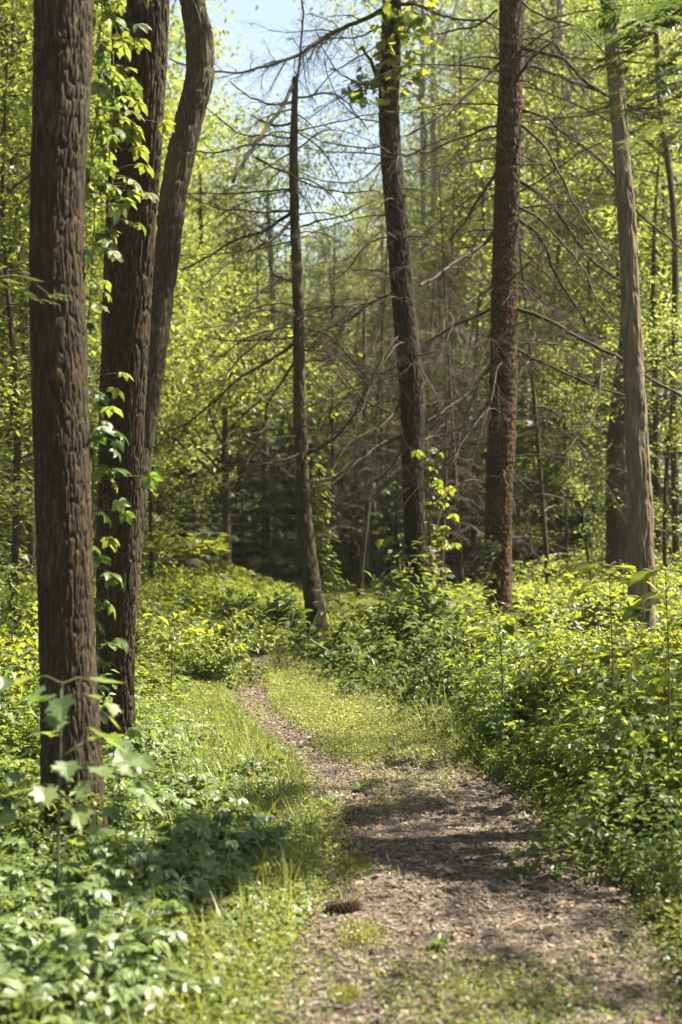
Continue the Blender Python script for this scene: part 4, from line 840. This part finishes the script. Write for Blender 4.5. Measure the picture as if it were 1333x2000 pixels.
# bright low maple bough reaching in by the fence
o0 = at(440, 1075, 18.3); lb = empty('maple_bough', o0, 'bright yellow green bough hanging level in front of the mossy trunk by the fence', 'bough')
mb = MB(); mb.tube(smooth_poly([o0, at(380, 1058, 18), at(310, 1070, 17.8)], 14), np.linspace(.012, .003, 14), 5); mb.build('branch', M['branch'], lb, o0)
n = 220; q = np.array([at(rgs.uniform(300, 440), 1062 + rgs.normal(0, 11), 18 + rgs.normal(0, .4)) for _ in range(n)]); mb = MB(); mb.place(MAPLE, q, rgs.uniform(0, 6.28, n), rgs.normal(-.2, .2, n), rgs.normal(0, .2, n), rgs.uniform(.09, .15, n), .5 + .5 * rgs.random(n)); mb.build('leaves', M['leaf_fresh'], lb, o0)

# hemlock outside the frame whose boughs reach in at the upper corner
hx, hy = 2.45, 6.3; hl = empty('hemlock_tree', (hx, hy, 0), 'dark hemlock whose feathery boughs hang in close to the camera, high beside the tan trunk', 'tree')
C = np.array([(hx, hy, -.1), (hx + .03, hy, 4), (hx, hy, 8)]); trunk_mesh(C, [.10, .07, .02], 'bark_dark', hl, (hx, hy, 0), sides=30, step=.05, amp=.006, freq=20, seed=9)
rg = np.random.default_rng(31)
def bough(target, start, seed, n=46, s=.2):
    rg = np.random.default_rng(seed); P = smooth_poly([start, (np.array(start) + target) / 2 + [0, 0, .15], target], 20); mb = MB(); mb.tube(P, np.linspace(.014, .003, 20), 5)
    b = mb.build('bough', M['branch'], hl, (hx, hy, 0), True); mb = MB(); q = P[np.clip((rg.random(n) ** .8 * 14 + 6).astype(int), 0, 19)] + rg.normal(0, .05, (n, 3)); v = np.array(target) - start; y0 = math.atan2(-v[0], v[1])
    mb.place(SPRAY, q, y0 + rg.choice([-1, 1], n) * rg.uniform(.1, 1.1, n), rg.normal(-.3, .15, n), rg.normal(0, .3, n), rg.uniform(.6, 1.3, n) * s, rg.random(n)); mb.build('needles', M['needle'], b, (hx, hy, 0))
for i, (px, py, d) in enumerate([(1235, 210, 5.4), (1215, 90, 5.6), (1290, 150, 5.2), (1255, 20, 5.5), (1300, 240, 5.0), (1320, 60, 5.2)]):
    tg = at(px, py, d); bough(tg, (hx, hy - .05, tg[2] + .35), 50 + i)
for i in range(12):
    az = rg.uniform(0, 6.28); z = rg.uniform(3.2, 7.5); l = 1.1 * (1.1 - z / 9)
    if math.sin(az) < -.5: continue
    bough(np.array((hx + l * math.sin(az), hy + l * math.cos(az), z - .3)), (hx, hy, z), 70 + i, 34, .26)
# boughs across the face of the nearest trunk
o0 = at(-60, 560, 5.0); hb = empty('hemlock_bough', o0, 'small pale spray of needles hanging in front of the thickest trunk', 'bough'); mb = MB(); mb.tube(smooth_poly([o0, at(40, 540, 5.0), at(110, 585, 5.0)], 14), np.linspace(.006, .001, 14), 4); mb.build('twig', M['branch'], hb, o0)
q = np.array([at(a + rgs.normal(0, 8), b + rgs.normal(0, 8), 5 + rgs.normal(0, .03)) for a, b in [(-20, 545), (10, 540), (40, 545), (60, 560), (80, 570), (100, 580), (70, 575)]]); n = len(q); mb = MB(); mb.place(SPRAY, q, rgs.uniform(-2.2, -.9, n), rgs.normal(-.3, .15, n), 0, .09, rgs.random(n)); mb.build('needles', M['needle'], hb, o0)

# ------------------------------------------------------------------ wire fence, stakes, logs
fy = 21.5; fx0, fx1 = (330 - CX) / F * fy, (1120 - CX) / F * fy
fn = empty('wire_fence', (fx0, fy, 0), 'rusty wire mesh fence at the far edge of the grass', 'fence'); mb = MB(); o0 = (fx0, fy, 0)
for k in range(9): z = .12 + k * .135; X = np.linspace(fx0, fx1, 40); mb.tube(np.c_[X, np.full(40, fy) , z + .01 * np.sin(X * 2.1)], np.full(40, .0028), 3)
for X in np.arange(fx0, fx1, .16): mb.tube([(X, fy, .05), (X, fy, .7), (X, fy, 1.22)], [.0022] * 3, 3)
mb.build('wire_mesh', M['metal'], fn, o0)
for X in np.linspace(fx0, fx1, 5): mb = MB(); mb.tube([(X, fy + .03, -.1), (X, fy + .03, .6), (X, fy + .03, 1.3)], [.022, .022, .022], 8); mb.build('post', M['black'], fn, o0)
def stick(name, label, cat, a, b, r0, r1, mat, sides=8, seed=0, caps=True, stubs=2):
    rg = np.random.default_rng(seed); o0 = np.array(a, float); t = empty(name, o0, label, cat); n = 16; P = smooth_poly([a, (np.array(a) + b) / 2 + rg.normal(0, .03, 3), b], n)
    mb = MB(); mb.tube(P, np.linspace(r0, r1, n) * (1 + .12 * rg.normal(0, 1, n)), sides, .5); mb.build('stem' if r0 < .05 else 'trunk', M[mat], t, o0, True)
    for k in range(stubs):
        mb = MB(); q = P[rg.integers(4, n - 2)]; mb.tube(walk(rg, q, rg.normal(0, 1, 3) + [0, 0, .6], .15 + .25 * rg.random(), 5, .1, .1), np.linspace(r1 * .5, .003, 5), 5, .5); mb.build('stub', M[mat], t, o0, True)
    return t
p = at(693, 1160, 19.8); p[2] = -.1; stick('fence_stake', 'straight black stake standing alone on the far grass', 'stake', p, at(693, 1030, 19.8), .012, .012, 'black', stubs=0, seed=1)
p = at(1158, 1120, 17.5); p[2] = .0; stick('leaning_pole', 'black pole leaning a little, beyond the bushes between reddish and tan trunk', 'pole', p, at(1138, 998, 17.5), .02, .016, 'black', stubs=0, seed=2)
p = at(1080, 1115, 18.5); p[2] = 0.0; stick('leaning_pole', 'black pole leaning steeply beside the reddish pine', 'pole', p, at(1016, 1030, 18.9), .03, .022, 'black', stubs=1, seed=3)
stick('fallen_log', 'thin grey log lying level behind the bushes, crossing the leaning poles', 'log', at(1035, 1101, 18.6), at(1130, 1082, 19.5), .022, .014, 'bark_pale', seed=4)
stick('fallen_log', 'pale broken log end poking out by the reddish pine', 'log', at(1000, 1058, 20), at(1052, 1062, 20.5), .03, .022, 'bark_pale', seed=5)
p = at(874, 1130, 17); p[2] = .0; stick('leaning_pole', 'pale brown stick leaning on the brush behind the dark curved trunk', 'pole', p, at(838, 1068, 17.6), .045, .03, 'bark_tan', seed=6)
stick('fallen_log', 'thick dark log lying in the brush between the dark trunk and the reddish pine', 'log', at(790, 1092, 22), at(965, 1076, 22.6), .14, .11, 'bark_dark', 12, 7)
stick('fallen_log', 'long dark log on top of the brush pile beyond the reddish pine', 'log', at(860, 1068, 23), at(1110, 1082, 22.3), .10, .07, 'bark_dark', 10, 8)
stick('fallen_log', 'mossy log end showing low through the bushes beyond the tan trunk', 'log', at(1240, 1100, 19), at(1420, 1080, 20.5), .13, .10, 'bark_brown', 12, 9)
stick('rotten_branch', 'rotting mossy branch on the ground at the foot of the nearest trunk', 'branch', at(120, 1775, 5.1), at(290, 1790, 4.95), .016, .008, 'bark_tan', 8, 10)
mb = MB(); rg = np.random.default_rng(12)
for k in range(420):
    a = np.array([rg.uniform(1.2, 4.2), rg.uniform(21.3, 24), rg.uniform(0, .7)]); mb.tube(walk(rg, a, rg.normal(0, 1, 3) * [1, .6, .35], rg.uniform(.4, 1.4), 6, .2, .12), np.linspace(.014, .003, 6) * rg.uniform(.5, 1.5), 4, rg.random())
tag(mb.build('brush_pile', M['deadwood']), 'tangled heap of dead sticks around the fallen logs', 'brush', kind='stuff')

# dry stalks in front of the bush
for i, (a, b) in enumerate([((745, 1340), (850, 1290)), ((770, 1400), (900, 1330)), ((800, 1330), (905, 1395)), ((790, 1345), (880, 1400)), ((760, 1280), (800, 1360))]):
    p0 = at(a[0], a[1] , 9.8); p1 = at(b[0], b[1], 9.6); mb = MB(); p0[2] = min(p0[2], .25)
    mb.tube(smooth_poly([[p0[0], p0[1], 0], (p0 + p1) / 2 + [0, 0, .06], p1], 10), np.linspace(.003, .001, 10), 4, .9); 
    tag(mb.build('dry_stalk', M['litter']), 'thin pale dry stalk leaning against the dark bush at the bend', 'stalk', 'dry stalks at the bush')

# ------------------------------------------------------------------ pine cone and moss
d = dist_ground(1790); o0 = np.array([(672 - CX) / F * d, d, float(pz(0, d)) + .022]); pc = empty('pine_cone', o0, 'dark brown open pine cone lying at the edge of the path by the creeper', 'pine cone')
mb = MB(); mb2 = MB(); ax = np.array([.97, .15, .12]); ax /= np.linalg.norm(ax); e1 = np.cross(ax, [0, 0, 1]); e1 /= np.linalg.norm(e1); e2 = np.cross(e1, ax)
mb.tube([o0 + ax * t for t in np.linspace(-.065, .065, 9)], [.004, .010, .013, .014, .013, .012, .010, .007, .003], 10)
mb.build('core', M['bark_dark'], pc, o0, True)
SC = T_([(-.25, 0, 0), (.25, 0, 0), (-.5, .7, .1), (.5, .7, .1), (0, 1.05, .3), (-.25, 0, -.1), (.25, 0, -.1), (-.45, .7, 0), (.45, .7, 0), (0, 1.0, .2)], [(0, 1, 3), (0, 3, 2), (2, 3, 4), (5, 8, 6), (5, 7, 8), (7, 9, 8), (2, 4, 9), (2, 9, 7), (4, 3, 8), (4, 8, 9)])
for k in range(95):
    t = k / 95; a = k * 2.39996; rad = .020 * math.sin(math.pi * min(1, .12 + .86 * t)) ** .7 + .004; c = o0 + ax * (-.062 + .122 * t)
    o_ = e1 * math.cos(a) + e2 * math.sin(a); fwd = o_ * .85 + ax * (-.35 + .9 * t) * .6; fwd /= np.linalg.norm(fwd); sd_ = np.cross(fwd, o_ + ax * .3); sd_ /= np.linalg.norm(sd_); up = np.cross(sd_, fwd)
    v = SC[0] * [.016, rad + .006, .010]; mb2.add(c + o_ * .006 + v[:, :1] * sd_ + v[:, 1:2] * fwd + v[:, 2:3] * up, tris=SC[1], r=.5 + .5 * ((k * 7) % 5) / 5)
mb2.build('scales', plain('cone_scale', (.04, .022, .014), (.30, .19, .13), .7, 90), pc, o0)
for i, (px, py, w_, h_, lb) in enumerate([(708, 1835, .11, .05, 'yellow green moss cushion on the path just past the pine cone, nearer the camera'), (690, 1700, .08, .05, 'moss patch on the path beyond the pine cone'), (672, 1947, .05, .025, 'tiny moss patch on the shaded bare path nearest the camera')]):
    d = dist_ground(py); X = (px - CX) / F * d; n = 2600; q = rgs.normal(0, 1, (n, 2)) * [w_ * .42, h_ * 1.5]; x = X + q[:, 0]; y = d + q[:, 1]; r2 = (q[:, 0] / w_) ** 2 + (q[:, 1] / (h_ * 3.5)) ** 2; ok = r2 < 1 + .8 * (noise(x * 60, y * 60, seed=3) - .5); x, y, r2 = x[ok], y[ok], r2[ok]; n = len(x)
    mb = MB(); mb.place(LEAF2, np.c_[x, y, pz(x, y) + .004 + .012 * np.clip(1 - r2, 0, 1) * rgs.random(n)], rgs.uniform(0, 6.28, n), rgs.normal(.6, .4, n), rgs.normal(0, .4, n), rgs.uniform(.005, .011, n), rgs.random(n)); tag(mb.build('moss_patch', M['moss']), lb, 'moss')

# ------------------------------------------------------------------ haze: one box of thin pale air
m, n, out = newmat('haze_air'); v = n.nodes.new('ShaderNodeVolumePrincipled'); v.inputs['Color'].default_value = (.88, .97, .80, 1); v.inputs['Density'].default_value = .0004; v.inputs['Anisotropy'].default_value = .3
n.links.new(v.outputs[0], out.inputs['Volume'])
mb = MB(); a, b, c, d, e, f = -160, 160, -45, 230, -2, 32
mb.add([(a, c, e), (b, c, e), (b, d, e), (a, d, e), (a, c, f), (b, c, f), (b, d, f), (a, d, f)], quads=[(3, 2, 1, 0), (4, 5, 6, 7), (0, 1, 5, 4), (1, 2, 6, 5), (2, 3, 7, 6), (3, 0, 4, 7)])
tag(mb.build('haze', m), 'thin pale sunlit air between the trees', 'haze', kind='stuff')
